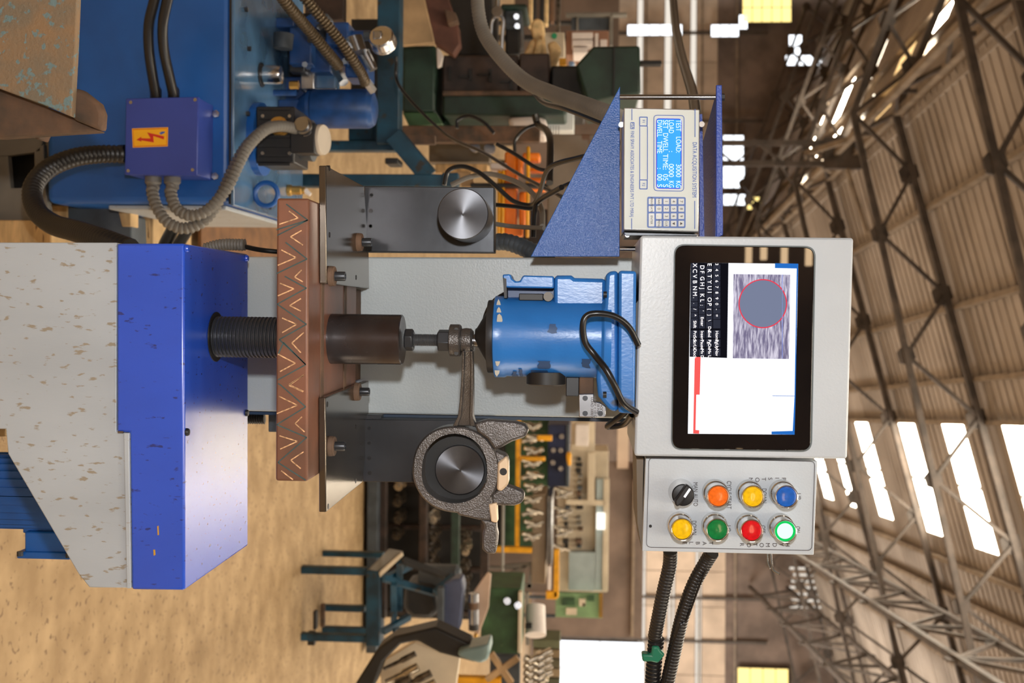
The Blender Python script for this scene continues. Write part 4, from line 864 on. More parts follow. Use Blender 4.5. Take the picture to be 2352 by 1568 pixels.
# ---- far gable wall at D = 34
DG = 34.0
def gx(py): return (py - 955) / F * DG
def gz(px): return H + (px - 1340) / F * DG
def gwall(n, m, px0, px1, py0, py1, off=0, th=.05, par=None):
    q = [hall(gx(py0), DG + off, gz(px0)), hall(gx(py1), DG + off, gz(px0)), hall(gx(py1), DG + off, gz(px1)), hall(gx(py0), DG + off, gz(px1))]
    return MB().prism(q, HD * th).build(n, m, par, smooth=False)
wf = gwall('wall_back', gable_d, 1200, 2050, -500, 2300, .25); wf['kind'] = 'structure'
for y0, y1 in ((-400, 505), (1066, 1460), (1460, 1900)):
    s0 = 1475 if y0 >= 0 else 1400
    p_ = s0; k = 0
    hts = [16, 50, 16, 46, 14, 54] if y0 >= 0 else [60, 14, 50, 16, 44, 14, 50]
    for k, h_ in enumerate(hts):
        if p_ > 1700: break
        n_ = int((y1 - y0) / 70)
        for j in range(max(1, n_)):
            a = y0 + (y1 - y0) * j / n_; b = y0 + (y1 - y0) * (j + 1) / n_ - 1.5
            bright = (k % 2 == 0) if y0 >= 0 else (k % 2 == 1)
            gwall('band_pane' if bright else 'wall_sheet', band_m if bright else gable_m, p_, p_ + h_ - 2, a, b, .2 - .02 * (k % 2), .03, wf)
        p_ += h_
for px in (1480, 1548, 1610, 1690): gwall('girt', truss_l, px - 2, px + 2, -400, 1900, .1, .05, wf)
for py in (60, 268, 440, 1120, 1240, 1360, 1456, 1560, 1700): gwall('wall_post', truss_m, 1240, 1760, py - 3, py + 3, .05, .08, wf)
wn = 0
def window(px0, px1, py0, py1, m=winlt, cols=3, rows=2):
    global wn; wn += 1
    root = gwall('window_%d' % wn, truss_m, px0, px1, py0, py1, -.06, .04); root['kind'] = 'structure'
    for i in range(cols):
        for j in range(rows):
            a0 = px0 + (px1 - px0) * i / cols; a1 = px0 + (px1 - px0) * (i + 1) / cols; b0 = py0 + (py1 - py0) * j / rows; b1 = py0 + (py1 - py0) * (j + 1) / rows
            gwall('pane', m, a0 + 1, a1 - 1, b0 + 1, b1 - 1, -.09, .02, root)
window(1290, 1486, 1460, 1640, winlt, 2, 3)
window(1694, 1806, 1508, 1600, warmlt, 4, 2)
window(1700, 1812, -30, 40, warmlt, 5, 2)
window(1657, 1704, 305, 370, winlt, 2, 2); window(1657, 1706, 374, 428, winlt, 2, 2); window(1658, 1708, 442, 468, winlt, 3, 1); window(1712, 1800, 448, 478, warmlt, 5, 1)
window(1435, 1562, 44, 70, winlt, 5, 1); window(1628, 1692, 45, 74, winlt, 3, 1); window(1336, 1404, -20, 28, winlt, 2, 2); window(1692, 1712, 22, 56, winlt, 1, 1)
window(1798, 1890, 118, 142, winlt, 4, 1); window(1806, 1836, 70, 118, winlt, 1, 2)
# slatted louvres, right
root = bpy.data.objects.new('louvre_panel', None); COL.objects.link(root); root.location = hall(gx(1300), DG, gz(1800)); root['kind'] = 'structure'
for i in range(13):
    gwall('louvre_slat', band_m if i % 2 == 0 else gable_m, 1806 + (i % 3) * 4, 1880, 1282 + i * 7, 1287 + i * 7, -.3, .03, root)
q = [hall(XL, -10, 0), hall(XR, -10, 0), hall(XR, -10, rz(XR)), hall(XV, -10, rz(XV)), hall(XL, -10, rz(XL))]
wfr = MB().prism(q, HD * -.1).build('wall_front', gable_d, smooth=False); wfr['kind'] = 'structure'
slot_m = emi('slot_daylight', (255, 216, 168), 14)
for z, x0, x1 in ((3.20, -3.2, -.52), (3.36, -3.2, -.56), (3.58, -3.2, -.46), (3.84, -3.2, -.5), (4.1, -3.2, -.42), (3.14, 1.5, 2.6), (3.36, 1.55, 2.6)):
    MB().box(x0, x1, -9.3, -9.2, z, z + .055).build('light_slot', slot_m, wfr, smooth=False)
for sd, X in (('left', XL), ('right', XR)):
    q = [hall(X, -10, 0), hall(X, 34, 0), hall(X, 34, rz(X)), hall(X, -10, rz(X))]
    o = MB().prism(q, HX * (.1 if X > 0 else -.1)).build('wall_' + sd, gable_m, smooth=False); o['kind'] = 'structure'
# ================================================================== MIDDLE GROUND, LEFT
def T(n, loc, label, cat, group=None): return thing(n, loc, label, cat, group)
def bxp(par, n, m, a0, a1, b0, b1, Yd, d, bev=.004): return MB().rb(a0, a1, b0, b1, Yd, d).build(n, m, par, bev=bev)
def pyp(par, n, m, pl, Yd, d, bev=.004): return MB().py(pl, Yd, d).build(n, m, par, bev=bev)
t = T('steel_frame_table', at(680, 250, 3.9), 'dark teal welded steel frame table behind the oil filter', 'table')
YA = 3.8
bxp(t, 'front_beam', teal, 866, 918, -200, 330, YA, .08); bxp(t, 'leg', teal, 560, 1052, 399, 428, YA - .2, .06); bxp(t, 'leg', teal, 560, 905, 322, 345, YA + .03, .06)
MB().bar(at(905, 310, YA), at(985, 405, YA + .02), .05, .06).build('side_rail', teal, t)
bxp(t, 'lower_beam', teal, 1015, 1052, 396, 428, YA - .21, .05)
bxp(t, 'lower_rail', teal, 800, 868, 286, 323, YA + .06, .05)
MB().bar(at(866, 322, YA + .05), at(1000, 322, YA + .05), .03, .03).build('rail', rust_dk, t)
bxp(t, 'under_shade', black_iron, 806, 866, 44, 318, YA + .3, .04, 0); bxp(t, 'stretcher', dkbrown, 700, 790, -80, 46, YA + .3, .05); bxp(t, 'foot_block', black_iron, 884, 914, 362, 376, YA - .05, .1)  # black panel added for the shadow below the front beam
bxp(t, 'shelf_edge', rust_dk, 918, 1240, 288, 326, YA + .3, .05)
t = T('leaning_board', at(920, 60, 4.0), 'wide weathered tan board leaning above the teal frame table', 'board')
pyp(t, 'board', tan_card, [(918, -60), (962, -60), (998, 98), (925, 104), (914, 50)], 4.0, .03)
t = T('leaning_iron_slab', at(990, 60, 4.05), 'rust brown iron slab leaning beside the tan board', 'iron slab')
pyp(t, 'slab', mat('maroon_rust', (92, 58, 46), .7, var=.3, scale=9), [(962, -60), (1010, -60), (1052, 60), (1056, 100), (1040, 124), (996, 96)], 4.05, .08)
pyp(t, 'lug', rust_dk, [(1020, 20), (1046, 28), (1052, 48), (1028, 56)], 4.0, .06)
t = T('machine_tool', at(950, 200, 4.4), 'old oily dark green and brown machine tool with T-slotted table', 'machine tool')
YE = 4.3
bxp(t, 'base_body', dkgreen, 924, 1000, 104, 258, YE, .4, .01)
pyp(t, 'base_foot', midgreen, [(924, 258), (1000, 258), (1016, 284), (940, 292)], YE, .3)
bxp(t, 'slot_table', dkbrown, 1016, 1190, 126, 218, YE + .05, .3, .008)
bxp(t, 'slot_table_end', dkbrown, 1192, 1262, 122, 214, YE + .05, .3, .008)
for a0, a1, b0, b1 in ((1030, 1036, 152, 184), (1055, 1078, 172, 178), (1076, 1084, 158, 184), (1098, 1126, 168, 174), (1122, 1130, 158, 188), (1148, 1172, 184, 190), (1170, 1178, 184, 206)):
    bxp(t, 't_slot', black_iron, a0, a1, b0, b1, YE + .04, .02, 0)
bxp(t, 'bed', dkgreen, 1016, 1300, 216, 266, YE, .5, .01); bxp(t, 'table_edge', rust_dk, 1016, 1250, 208, 218, YE - .02, .08)
bxp(t, 'column_body', black_iron, 1030, 1130, -80, 128, YE + .5, .4, .01)
bxp(t, 'motor_base', black_iron, 1264, 1345, 150, 248, YE + .1, .4, .01)
pyp(t, 'motor_hood', dkgreen, [(1322, 150), (1362, 106), (1470, 104), (1472, 216), (1418, 222), (1350, 236)], YE - .1, .5, .01)
bxp(t, 'hood_joint', black_iron, 1409, 1412, 106, 222, YE - .11, .01, 0)
bxp(t, 'link_arm', black_iron, 1470, 1520, 138, 148, YE + .3, .05); 
t = T('small_rag', at(1010, 125, 4.2), 'small white rag between the green and brown machine bodies', 'rag')
pyp(t, 'cloth', white_p, [(1002, 102), (1010, 112), (1018, 128), (1014, 152), (1004, 156)], 4.25, .02)
t = T('pump_rod', at(1150, 60, 4.4), 'bright steel linkage rods above the slotted machine table', 'linkage')
MB().tube(cr(pxs([(1146, -20, 4.5), (1144, 20, 4.5), (1156, 46, 4.5), (1154, 80, 4.5), (1152, 126, 4.5)]), 5), .009).build('rod', steel_bright, t)
MB().tube(cr(pxs([(1136, 20, 4.5), (1138, 36, 4.5), (1130, 52, 4.5), (1128, 90, 4.5)]), 5), .006).build('rod', steel_bright, t)
MB().lathe([(.0001, 0), (.022, 0), (.022, .02), (.0001, .02)], at(1142, 26, 4.46), (0, 1, 0), seg=16).build('pivot', steel_bright, t)
t = T('pump_set', at(1180, 60, 4.9), 'dark teal pump set standing behind the machine tool', 'pump')
bxp(t, 'pump_body', black_iron, 1160, 1196, 30, 126, 4.9, .3, .01); bxp(t, 'cover', dkgreen, 1150, 1210, 8, 22, 4.85, .3, .01); bxp(t, 'side', slate, 1158, 1198, 22, 62, 4.86, .2, .01)
for a, b in ((1186, 38), (1188, 60)): MB().cyl(at(a, b, 4.8), at(a, b, 4.86), .012).build('cap', steel_bright, t)
for i, (a, b0, b1, m) in enumerate(((1218, -40, 60, cloth), (1226, -40, 62, black_iron), (1244, -40, 70, black_iron), (1254, -40, 56, cloth), (1268, -40, 50, rust_dk), (1282, -40, 74, crank_d))):
    o = MB().rb(a - 4, a + 5, b0, b1, 5.2 + .05 * i, .06).build('hanging_bar', m, bev=.004)
    tag(o, ('pale upright bar, left of the hanging bars', 'black upright bar, second from left behind the rags', 'broad black upright bar, third from left behind the rags', 'pale upright bar between black and rusty ones', 'rusty upright bar at right of the hanging bars', 'mottled grey upright bar, rightmost of the hanging bars')[i], 'bar')
t = T('draped_rags', at(1210, 120, 4.7), 'cream cotton rags draped over the right end of the slotted table', 'rag')
def cloth_px(par, pl, Yd, d=.05, name='fold'):
    o = MB().py(pl, Yd, d).build(name, cloth, par, bev=.012, seg=3); return o
cloth_px(t, [(1222, 46), (1236, 40), (1248, 48), (1252, 76), (1244, 96), (1226, 92), (1218, 66)], 4.65)
cloth_px(t, [(1220, 88), (1236, 92), (1222, 128), (1202, 126)], 4.62); cloth_px(t, [(1232, 84), (1246, 90), (1240, 128), (1224, 128)], 4.6); cloth_px(t, [(1242, 78), (1252, 84), (1256, 128), (1240, 126)], 4.63)
cloth_px(t, [(1256, 98), (1276, 92), (1290, 112), (1278, 150), (1266, 156), (1262, 120)], 4.66)
t = T('parts_carton', at(1265, 100, 4.9), 'off-white carton with a green spot behind the cream rags', 'carton')
bxp(t, 'carton', cream, 1250, 1296, 74, 132, 4.9, .3); MB().lathe([(.0001, 0), (.012, 0), (.012, .01)], at(1273, 82, 4.89), (0, 1, 0), seg=14).build('sticker', mat('green_spot', (40, 160, 110)), t)
t = T('yellow_tin', at(1285, 140, 4.8), 'small orange-yellow tin below the carton', 'tin'); bxp(t, 'tin', yellow_p, 1284, 1300, 133, 150, 4.8, .1)
t = T('blue_tin', at(1305, 140, 4.8), 'small pale blue bottle beside the yellow tin', 'bottle'); bxp(t, 'bottle_body', mat('pale_blue', (150, 180, 220)), 1306, 1318, 140, 150, 4.8, .06); bxp(t, 'cap', white_p, 1318, 1322, 142, 148, 4.81, .04)
t = T('paper_rack', at(1320, 100, 6), 'brown rack holding white paper stacks, left of the green hood', 'rack')
bxp(t, 'leg', black_iron, 760, 1300, 80, 92, 6.2, .05); bxp(t, 'rack_frame', mat('brown_wood', (150, 110, 88), .7), 1300, 1398, 70, 126, 6.1, .3)
for a0, a1, b0, b1 in ((1314, 1362, 74, 88), (1314, 1362, 91, 104), (1316, 1350, 108, 122), (1366, 1374, 76, 120), (1378, 1394, 90, 122)): bxp(t, 'paper_stack', white_p, a0, a1, b0, b1, 6.0, .2)
t = T('notice_frame', at(1320, 50, 7), 'dark grey steel frame panel above the paper rack', 'frame')
bxp(t, 'leg', black_iron, 812, 1312, 48, 56, 7, .05); bxp(t, 'panel', slate, 1312, 1402, 36, 70, 7, .05); bxp(t, 'rail', grey_tbl, 1300, 1440, 28, 36, 6.95, .06); bxp(t, 'post', grey_tbl, 1400, 1408, 30, 104, 6.95, .06); bxp(t, 'mullion', grey_tbl, 1324, 1329, 36, 70, 6.97, .04)
# floor-level bits behind the gusset
t = T('green_cabinet', at(960, 290, 4.6), 'faded green cabinet side below the machine tool bed', 'cabinet'); bxp(t, 'panel', midgreen, 960, 1172, 262, 300, 4.6, .3)
t = T('white_sack', at(1165, 290, 4.4), 'crumpled white plastic sack under the machine tool', 'sack')
pyp(t, 'sack_body', white_p, [(1164, 268), (1216, 266), (1256, 270), (1258, 312), (1222, 308), (1176, 310)], 4.3, .2, .02)
t = T('white_tray', at(1262, 290, 4.2), 'white wire tray at the right of the white sack', 'tray'); bxp(t, 'tray', mat('tray_white', (226, 230, 228), .5), 1256, 1318, 256, 300, 4.5, .2)
for i in range(5): bxp(t, 'wire', steel_bright, 1258 + i * 6, 1260 + i * 6, 288, 310, 4.25, .01, 0)
t = T('grey_panel', at(1262, 380, 3.6), 'brownish grey steel panel standing behind the blue gusset', 'panel'); bxp(t, 'panel', mat('brown_grey_panel', (128, 114, 98), .6, var=.15, spots=(100, 70, 48), sscale=14), 1258, 1420, 308, 545, 3.7, .05)
for i, (a, b, m) in enumerate(((1262, 390, slate),)): pass
t = T('brown_shelf_board', at(1000, 350, 4.4), 'dark brown board under the shelf, left of the orange trolley', 'board')
bxp(t, 'board', mat('dark_board', (96, 82, 64), .6), 985, 1125, 322, 372, 4.6, .1)
t = T('plywood_sheet', at(1000, 385, 4.5), 'pale plywood sheet lying below the dark brown board', 'plywood'); bxp(t, 'sheet', wood, 1000, 1120, 376, 398, 4.5, .1)
t = T('wedge_plate', at(1055, 400, 4.3), 'brown wedge plate beside the teal leg', 'wedge'); pyp(t, 'plate', tan_card, [(1052, 392), (1080, 394), (1090, 428), (1060, 430)], 4.2, .04)
for i, (a, b, s_) in enumerate(((1090, 337, 12), (1125, 340, 13))):
    o = MB().lathe([(.0001, 0), (s_ * 4.2 / F, 0), (s_ * 4.2 / F * .8, .05), (.0001, .06)], at(a, b, 4.2), (0, 1, 0), seg=16).build('handwheel', emi('sun_glint_%d' % i, (255, 240, 220), 1.6) if False else steel_bright)
    tag(o, 'bright steel handwheel glinting under the shelf, ' + ('left one' if i == 0 else 'right one'), 'handwheel')
t = T('orange_trolley', at(1160, 440, 4.3), 'orange steel trolley behind the left boss, with yellow tubes', 'trolley')
YT2 = 4.2
for a0, a1, b0, b1 in ((1158, 1186, 348, 540), (1186, 1200, 360, 400), (1200, 1240, 350, 368), (1192, 1208, 440, 520), (1215, 1250, 385, 392), (1212, 1252, 408, 414), (1218, 1252, 430, 436)):
    bxp(t, 'orange_panel', orange_p, a0, a1, b0, b1, YT2, .1, .008)
for a in (1142, 1208, 1150): bxp(t, 'yellow_tube', yellow_p, a, a + 8, 335 if a > 1200 else 390, 545, YT2 - .05, .03, .006)
bxp(t, 'base', black_iron, 1080, 1260, 420, 430, YT2 - .06, .06); bxp(t, 'tray', white_p, 1126, 1164, 374, 388, YT2 - .02, .1)
bxp(t, 'orange_panel', orange_p, 1160, 1200, 520, 542, YT2 - .02, .06); bxp(t, 'black_panel', black_iron, 1200, 1260, 480, 560, YT2 + .1, .05)
CR = .78
CB = [([(910, 470 - 340, 3.2), (800 + 560 / 4.704, 200, 3.2), (1020, 305, 3.0), (1110, 350, 2.7), (1200, 405, 2.4), (1290, 452, 2.1)], .0055, 'long taut black cable crossing from the gauge to the blue gusset'),
      ([(1020, 425, 2.2), (1030, 392, 2.2), (1062, 382, 2.2), (1100, 396, 2.2), (1140, 428, 2.2), (1180, 462, 2.2), (1222, 470, 2.2), (1240, 440, 2.1), (1262, 385, 2.0), (1330, 362, 1.9), (1380, 352, 1.85)], .006, 'black cable arching over the left upright plate to the gusset'),
      ([(1036, 425, 2.3), (1080, 406, 2.3), (1130, 400, 2.3), (1190, 420, 2.25), (1225, 446, 2.2), (1244, 480, 2.1), (1246, 520, 2.0)], .007, 'grey cable running behind the left boss to the gusset foot'),
      ([(1136, 470, 2.0), (1180, 474, 2.0), (1222, 478, 2.0), (1240, 460, 2.0), (1300, 425, 1.9), (1350, 410, 1.85)], .005, 'thin black cable crossing the orange trolley halfway'),
      ([(1136, 514, 1.9), (1180, 520, 1.9), (1250, 524, 1.8)], .005, 'straight grey cable low across the orange trolley'),
      ([(1050, 295, 3.4), (1052, 275, 3.4), (1078, 266, 3.4), (1110, 280, 3.4), (1135, 306, 3.4)], .007, 'small black cable loop below the machine tool bed'),
      ([(1182, 350, 3.0), (1184, 320, 3.0), (1206, 296, 3.0), (1230, 286, 3.0)], .006, 'black cable arc beside the white sack'),
      ([(1228, 262, 3.0), (1236, 286, 3.0), (1256, 300, 2.9), (1264, 330, 2.8), (1262, 420, 2.7)], .012, 'thick dark cable drooping right of the white sack'),
      ([(1140, 330, 2.6), (1180, 352, 2.6), (1230, 384, 2.6), (1256, 392, 2.6)], .006, 'thin dark cable descending over the orange trolley, upper'),
      ([(1225, 210, 2.4), (1250, 236, 2.3), (1300, 250, 2.1), (1400, 290, 1.9)], .007, 'thin dark cable under the big corrugated hose'),
      ([(1225, 545, 1.9), (1228, 490, 1.9), (1238, 462, 1.9), (1290, 430, 1.8)], .006, 'dark cable looping upward at the gusset foot')]
for l, r_, lab in CB: tag(hose('cable', l, r_ * CR, black_gl if 'grey' not in lab else hose_grey, pitch=0, seg=8), lab, 'cable')
hose('hose', [(1098, -30, 2.6), (1098, 20, 2.55), (1112, 78, 2.5), (1150, 132, 2.4), (1205, 185, 2.3), (1270, 215, 2.15), (1340, 240, 2.0), (1420, 270, 1.85)], .0138, hose_grey, 'big grey-brown corrugated hose sweeping down to the blue gusset', 'hose', pitch=.012, amp=.14)
hose('hose', [(1130, 556, 2.0), (1165, 556, 1.98), (1210, 572, 1.95), (1260, 600, 1.9)], .014, slate, 'dark ribbed hose between left upright plate and gusset foot', 'hose', pitch=.012, amp=.14)
hose('hose', [(1545, -20, 3.5), (1552, 60, 3.2), (1566, 130, 2.9), (1592, 220, 2.5), (1600, 300, 2.2)], .012, black_gl, 'black hose hanging from above behind the data unit', 'hose', pitch=0)
# ================================================================== MIDDLE GROUND, RIGHT
def zY(px, py): return atz(px, py, 0).y
t = T('grinder_bench', at(700, 1380, 5.0), 'teal welded steel bench carrying a bench grinder, right side', 'bench')
YN = 5.65
bxp(t, 'bench_front', teal, 840, 872, 1310, 1484, YN, .06); pyp(t, 'bench_top', grey_tbl, [(868, 1312), (846, 1308), (892, 1262), (925, 1268)], YN + .0, .03)
pyp(t, 'bench_edge', cream, [(870, 1314), (922, 1268), (926, 1276), (872, 1326)], YN - .02, .02)
for a0, a1, b, w_ in ((690, 842, 1303, 17), (738, 880, 1268, 12), (740, 838, 1392, 13), (730, 842, 1442, 26), (684, 842, 1458, 16)):
    bxp(t, 'leg', teal, a0, a1, b, b + w_, YN + (.02 if b in (1303, 1458) else .5), .05)
for a0, a1, b0, b1 in ((666, 690, 1290, 1296), (663, 669, 1294, 1338), (663, 669, 1440, 1484), (706, 722, 1452, 1482), (719, 726, 1404, 1446)): bxp(t, 'foot_bar', black_iron, a0, a1, b0, b1, YN + .05, .04, .002)
bxp(t, 'brace', rust_dk, 735, 745, 1388, 1440, YN + .4, .03)
for p, q in (((882, 1328), (1000, 1362)), ((925, 1286), (1038, 1328)), ((905, 1340), (905, 1440)), ((918, 1290), (918, 1400)), ((905, 1450), (1000, 1440)), ((880, 1330), (945, 1298)), ((1000, 1362), (1040, 1322)), ((880, 1450), (940, 1416))):
    MB().bar(at(*p, YN), at(*q, YN + .15), .03, .03).build('frame_bar', teal if p[0] != 925 else black_iron, t)
bxp(t, 'side_beam', slate, 1004, 1018, 1350, 1480, YN - .02, .05)
t = T('bench_grinder', at(920, 1380, 4.7), 'bench grinder with dark round motor and polished wheels', 'grinder')
pyp(t, 'motor', black_iron, [(930, 1340), (1000, 1345), (1010, 1400), (990, 1424), (945, 1422), (925, 1400)], YN + .2, .25, .03)
MB().lathe([(.10, 0), (.11, .02), (.11, .2), (.09, .22)], at(965, 1340, YN + .35), (0, 0, 1), seg=24).build('motor_dome', slate, t)
pyp(t, 'guard', bgrey, [(1018, 1340), (1040, 1330), (1060, 1328), (1066, 1350), (1056, 1448), (1018, 1444)], YN + .05, .12, .01)
for b0, b1, m in ((1362, 1382, steel_bright), (1382, 1398, rust_dk), (1398, 1432, steel_bright), (1432, 1446, black_iron)):
    MB().cyl(at(1088, b0, YN + .1), at(1088, b1, YN + .1), .027, seg=28).build('wheel', m, t)
pyp(t, 'wheel_plate', mat('grinder_pink', (196, 170, 150), .4), [(1088, 1358), (1120, 1314), (1128, 1318), (1122, 1396), (1100, 1456), (1092, 1460)], YN + .16, .02)
bxp(t, 'spindle', brass, 1088, 1096, 1456, 1472, YN + .1, .03)
t = T('curved_guard', at(900, 1490, 4.3), 'long dark curved channel with pale blue rounded end below the grinder', 'guard')
pyp(t, 'channel', black_iron, [(868, 1488), (905, 1462), (1000, 1440), (1080, 1478), (1092, 1522), (1010, 1500), (958, 1472), (920, 1480), (880, 1520), (858, 1580), (810, 1580)], 4.2, .12, .01)
pyp(t, 'rounded_end', mat('pale_aqua_paint', (170, 196, 196), .35, c2=(110, 130, 130), scale=5), [(1050, 1496), (1070, 1490), (1100, 1484), (1124, 1478), (1125, 1500), (1120, 1516), (1104, 1524), (1080, 1518), (1052, 1508)], 4.15, .14, .02)
t = T('parts_table', at(880, 1530, 4.0), 'pale sheet-covered table with dark machined parts, bottom right', 'table')
pyp(t, 'table_top', cream, [(872, 1536), (884, 1516), (952, 1474), (1056, 1512), (1044, 1600), (878, 1600)], 4.4, .05)
for i, (a, b, s_) in enumerate(((944, 1560, 13), (960, 1530, 10), (990, 1545, 9), (1000, 1566, 9), (955, 1500, 7))):
    o = MB().lathe([(.0001, 0), (s_ * 4.3 / F, 0), (s_ * 4.3 / F, .06), (s_ * 2.8 / F, .07), (s_ * 2.8 / F, .14), (.0001, .14)], at(a, b, 4.3), V((.5, -.1, -1)), seg=20).build('machined_part', crank_m if i % 2 else crank_d)
    tag(o, ['large dark machined part on the pale table at the bottom edge', 'bright machined part above the large one on the pale table', 'slim dark machined part in middle of the pale table', 'bright machined part nearest the bottom edge on the right', 'smallest dark machined part, at upper end of the pale table'][i], 'machined part')
# rack with crankshafts
t = T('crankshaft_rack', at(840, 1290, 7.2), 'tall dark steel rack holding rows of crankshafts, behind right boss', 'rack')
YX = 7.4
zf = lambda: None
for a in (868, 962, 1036, 1104): bxp(t, 'shelf_beam', dkbrown if a != 1036 else dkgreen, a, a + 18, 1070, 1420, YX, .08)
bxp(t, 'base_beam', slate, 842, 866, 1070, 1500, YX - .1, .3)
for b in (1105, 1205, 1300, 1400): bxp(t, 'upright', dkbrown, 700, 1120, b, b + 10, YX + .35, .06)
bxp(t, 'back_panel', black_iron, 866, 1108, 1070, 1420, YX + .55, .02)
bxp(t, 'top_rail', grey_tbl, 1151, 1156, 1125, 1440, YX - .05, .04)
MB().bar(at(1153, 1340, YX - .06), at(1134, 1430, YX - .2), .03).build('top_rail', grey_tbl, t)
def crank(px, py, Yd, L, r, m, axis=(0, 1, 0)):
    mb = MB(); o = at(px, py, Yd); a = V(axis).normalized(); u = a.orthogonal().normalized()
    pos = 0; k = 0
    while pos < L:
        if k % 2 == 0: mb.cyl(o + a * pos, o + a * (pos + .05), r * .55, seg=12)
        else: mb.cyl(o + a * pos + u * r * .35 * (1 if k % 4 == 1 else -1), o + a * (pos + .03) + u * r * .35 * (1 if k % 4 == 1 else -1), r, seg=12)
        pos += .05 if k % 2 == 0 else .03; k += 1
    return mb.build('crankshaft', m)
n_ = 0
for ri, a in enumerate((920, 1000, 1072)):
    for ci in range(8):
        b = 1122 + ci * 38
        if a == 1072 and b < 1200: continue
        if b > 1270 and a < 950: continue
        o = crank(a - 12 + rnd.uniform(-4, 4), b - 5, YX + .1, .34, .03, crank_d if (ci * 7 + ri) % 5 else crank_m, (rnd.uniform(-.1, .1), 1, .02)); n_ += 1
        tag(o, 'oily crankshaft lying end-on in %s row of the dark rack, %s from the left' % (['the bottom', 'the middle', 'the upper'][ri], ['first', 'second', 'third', 'fourth', 'fifth', 'sixth', 'seventh', 'eighth'][ci]), 'crankshaft', 'crankshafts in the dark rack')
# bright crankshafts upright on a stand
t = T('yellow_stand', at(1160, 1100, 8), 'yellow square tube stand behind the connecting rod', 'stand')
YZ = 8.0
bxp(t, 'rail', yellow_p, 1184, 1194, 960, 1256, YZ, .05); bxp(t, 'post', yellow_p, 877, 1222, 1254, 1266, YZ - .03, .05); bxp(t, 'cross_tube', yellow_p, 1195, 1252, 1049, 1058, YZ - .03, .05)
bxp(t, 'cross_tube', yellow_p, 1234, 1268, 1000, 1012, YZ - .03, .05); bxp(t, 'cross_tube', yellow_p, 1060, 1104, 1256, 1264, YZ, .05)
t = T('steel_cabinet', at(1110, 1150, 8.5), 'dark green steel cabinet behind the yellow stand', 'cabinet'); bxp(t, 'cabinet_body', midgreen, 1110, 1260, 960, 1262, 8.9, .3); bxp(t, 'plinth', black_iron, 924, 1110, 960, 1262, 8.95, .3); bxp(t, 'dark_door', black_iron, 1130, 1160, 1010, 1250, 8.85, .03); bxp(t, 'edge', grey_tbl, 1153, 1158, 1160, 1345, 8.8, .03)
ords = ['first', 'second', 'third', 'fourth', 'fifth', 'sixth', 'seventh', 'eighth', 'ninth', 'tenth', 'eleventh', 'twelfth', 'thirteenth', 'fourteenth', 'fifteenth', 'sixteenth', 'seventeenth', 'eighteenth', 'nineteenth', 'twentieth']
for i in range(20):
    py = 972 + i * 14
    o = crank(1199 + (i % 3) * 5, py, YZ - .02, .13, .03, crank_m, (.25 * (-1) ** i, .25, -1 if False else .9)); tag(o, 'bright machined crankshaft standing in the yellow stand row, %s from top of photo' % ords[i], 'crankshaft', 'bright crankshafts behind the connecting rod')
for i in range(7):
    py = 1120 + i * 22
    o = crank(1272 + (i % 2) * 5, py, YZ + .3, .09, .024, crank_m, (.3 * (-1) ** i, .2, .9)); tag(o, 'small bright crankshaft on the steel counter, %s from left' % ords[i], 'crankshaft', 'small crankshafts on the counter')
t = T('tan_counter', at(1240, 1200, 8.2), 'tan steel counter front below the small crankshafts', 'counter')
bxp(t, 'counter_front', mat('tan_steel', (140, 122, 100), .5, var=.1), 1222, 1254, 1135, 1340, 8.0, .4); bxp(t, 'counter_top', steel_bright, 1256, 1268, 1140, 1300, 7.95, .45)
bxp(t, 'yellow_edge', yellow_p, 1272, 1284, 1262, 1372, 7.9, .05); bxp(t, 'white_end', white_p, 1258, 1266, 1300, 1355, 7.9, .05); bxp(t, 'yellow_edge', yellow_p, 1254, 1280, 1358, 1376, 7.9, .05)
t = T('navy_machine', at(1262, 1050, 8.6), 'navy blue machine with bright screws right of the column', 'machine')
bxp(t, 'machine_body', navy, 1258, 1308, 975, 1118, 8.6, .4, .01)
bxp(t, 'head', black_iron, 1240, 1262, 1130, 1150, 8.5, .2); bxp(t, 'stripe', slate, 1300, 1308, 975, 1118, 8.58, .02)
for a, b in ((1290, 1002), (1288, 1034), (1270, 1062), (1271, 1034), (1288, 1076)): MB().cyl(at(a, b, 8.55), at(a, b, 8.6), .02, seg=12).build('screw', steel_bright, t)
t = T('yellow_hoist', at(1300, 1055, 8.4), 'small bright yellow hoist hook on the navy machine', 'hoist'); pyp(t, 'hoist_body', yellow_p, [(1300, 1045), (1306, 1038), (1313, 1046), (1312, 1068), (1306, 1072), (1302, 1062)], 8.4, .1, .02)
# cream cabinet wall with part displays
t = T('glazed_cabinet', at(1310, 1150, 10.5), 'long cream display cabinet with glazed strip and rows of small parts', 'display cabinet')
YL = 10.4
bxp(t, 'cabinet_body', cream, 1280, 1396, 1035, 1358, YL + .1, .5); bxp(t, 'plinth', gable_d, 992, 1280, 1035, 1358, YL + .15, .5)
bxp(t, 'glazed_strip', glass_b, 1368, 1394, 1100, 1356, YL, .1); bxp(t, 'glazed_panel', glass_b, 1306, 1366, 1268, 1356, YL, .1); bxp(t, 'glazed_panel', white_p, 1322, 1352, 975, 1024, YL, .1); bxp(t, 'end_frame', cream, 1312, 1366, 968, 1035, YL + .1, .3)
bxp(t, 'frame_bar', cream, 1385, 1398, 1100, 1358, YL - .02, .05); bxp(t, 'frame_bar', cream, 1350, 1366, 1040, 1150, YL - .02, .05); bxp(t, 'frame_bar', cream, 1300, 1390, 1148, 1160, YL - .02, .05)
bxp(t, 'lit_window', emi('lit_pane', (255, 250, 235), 1.6), 1370, 1390, 1178, 1216, YL - .05, .03)
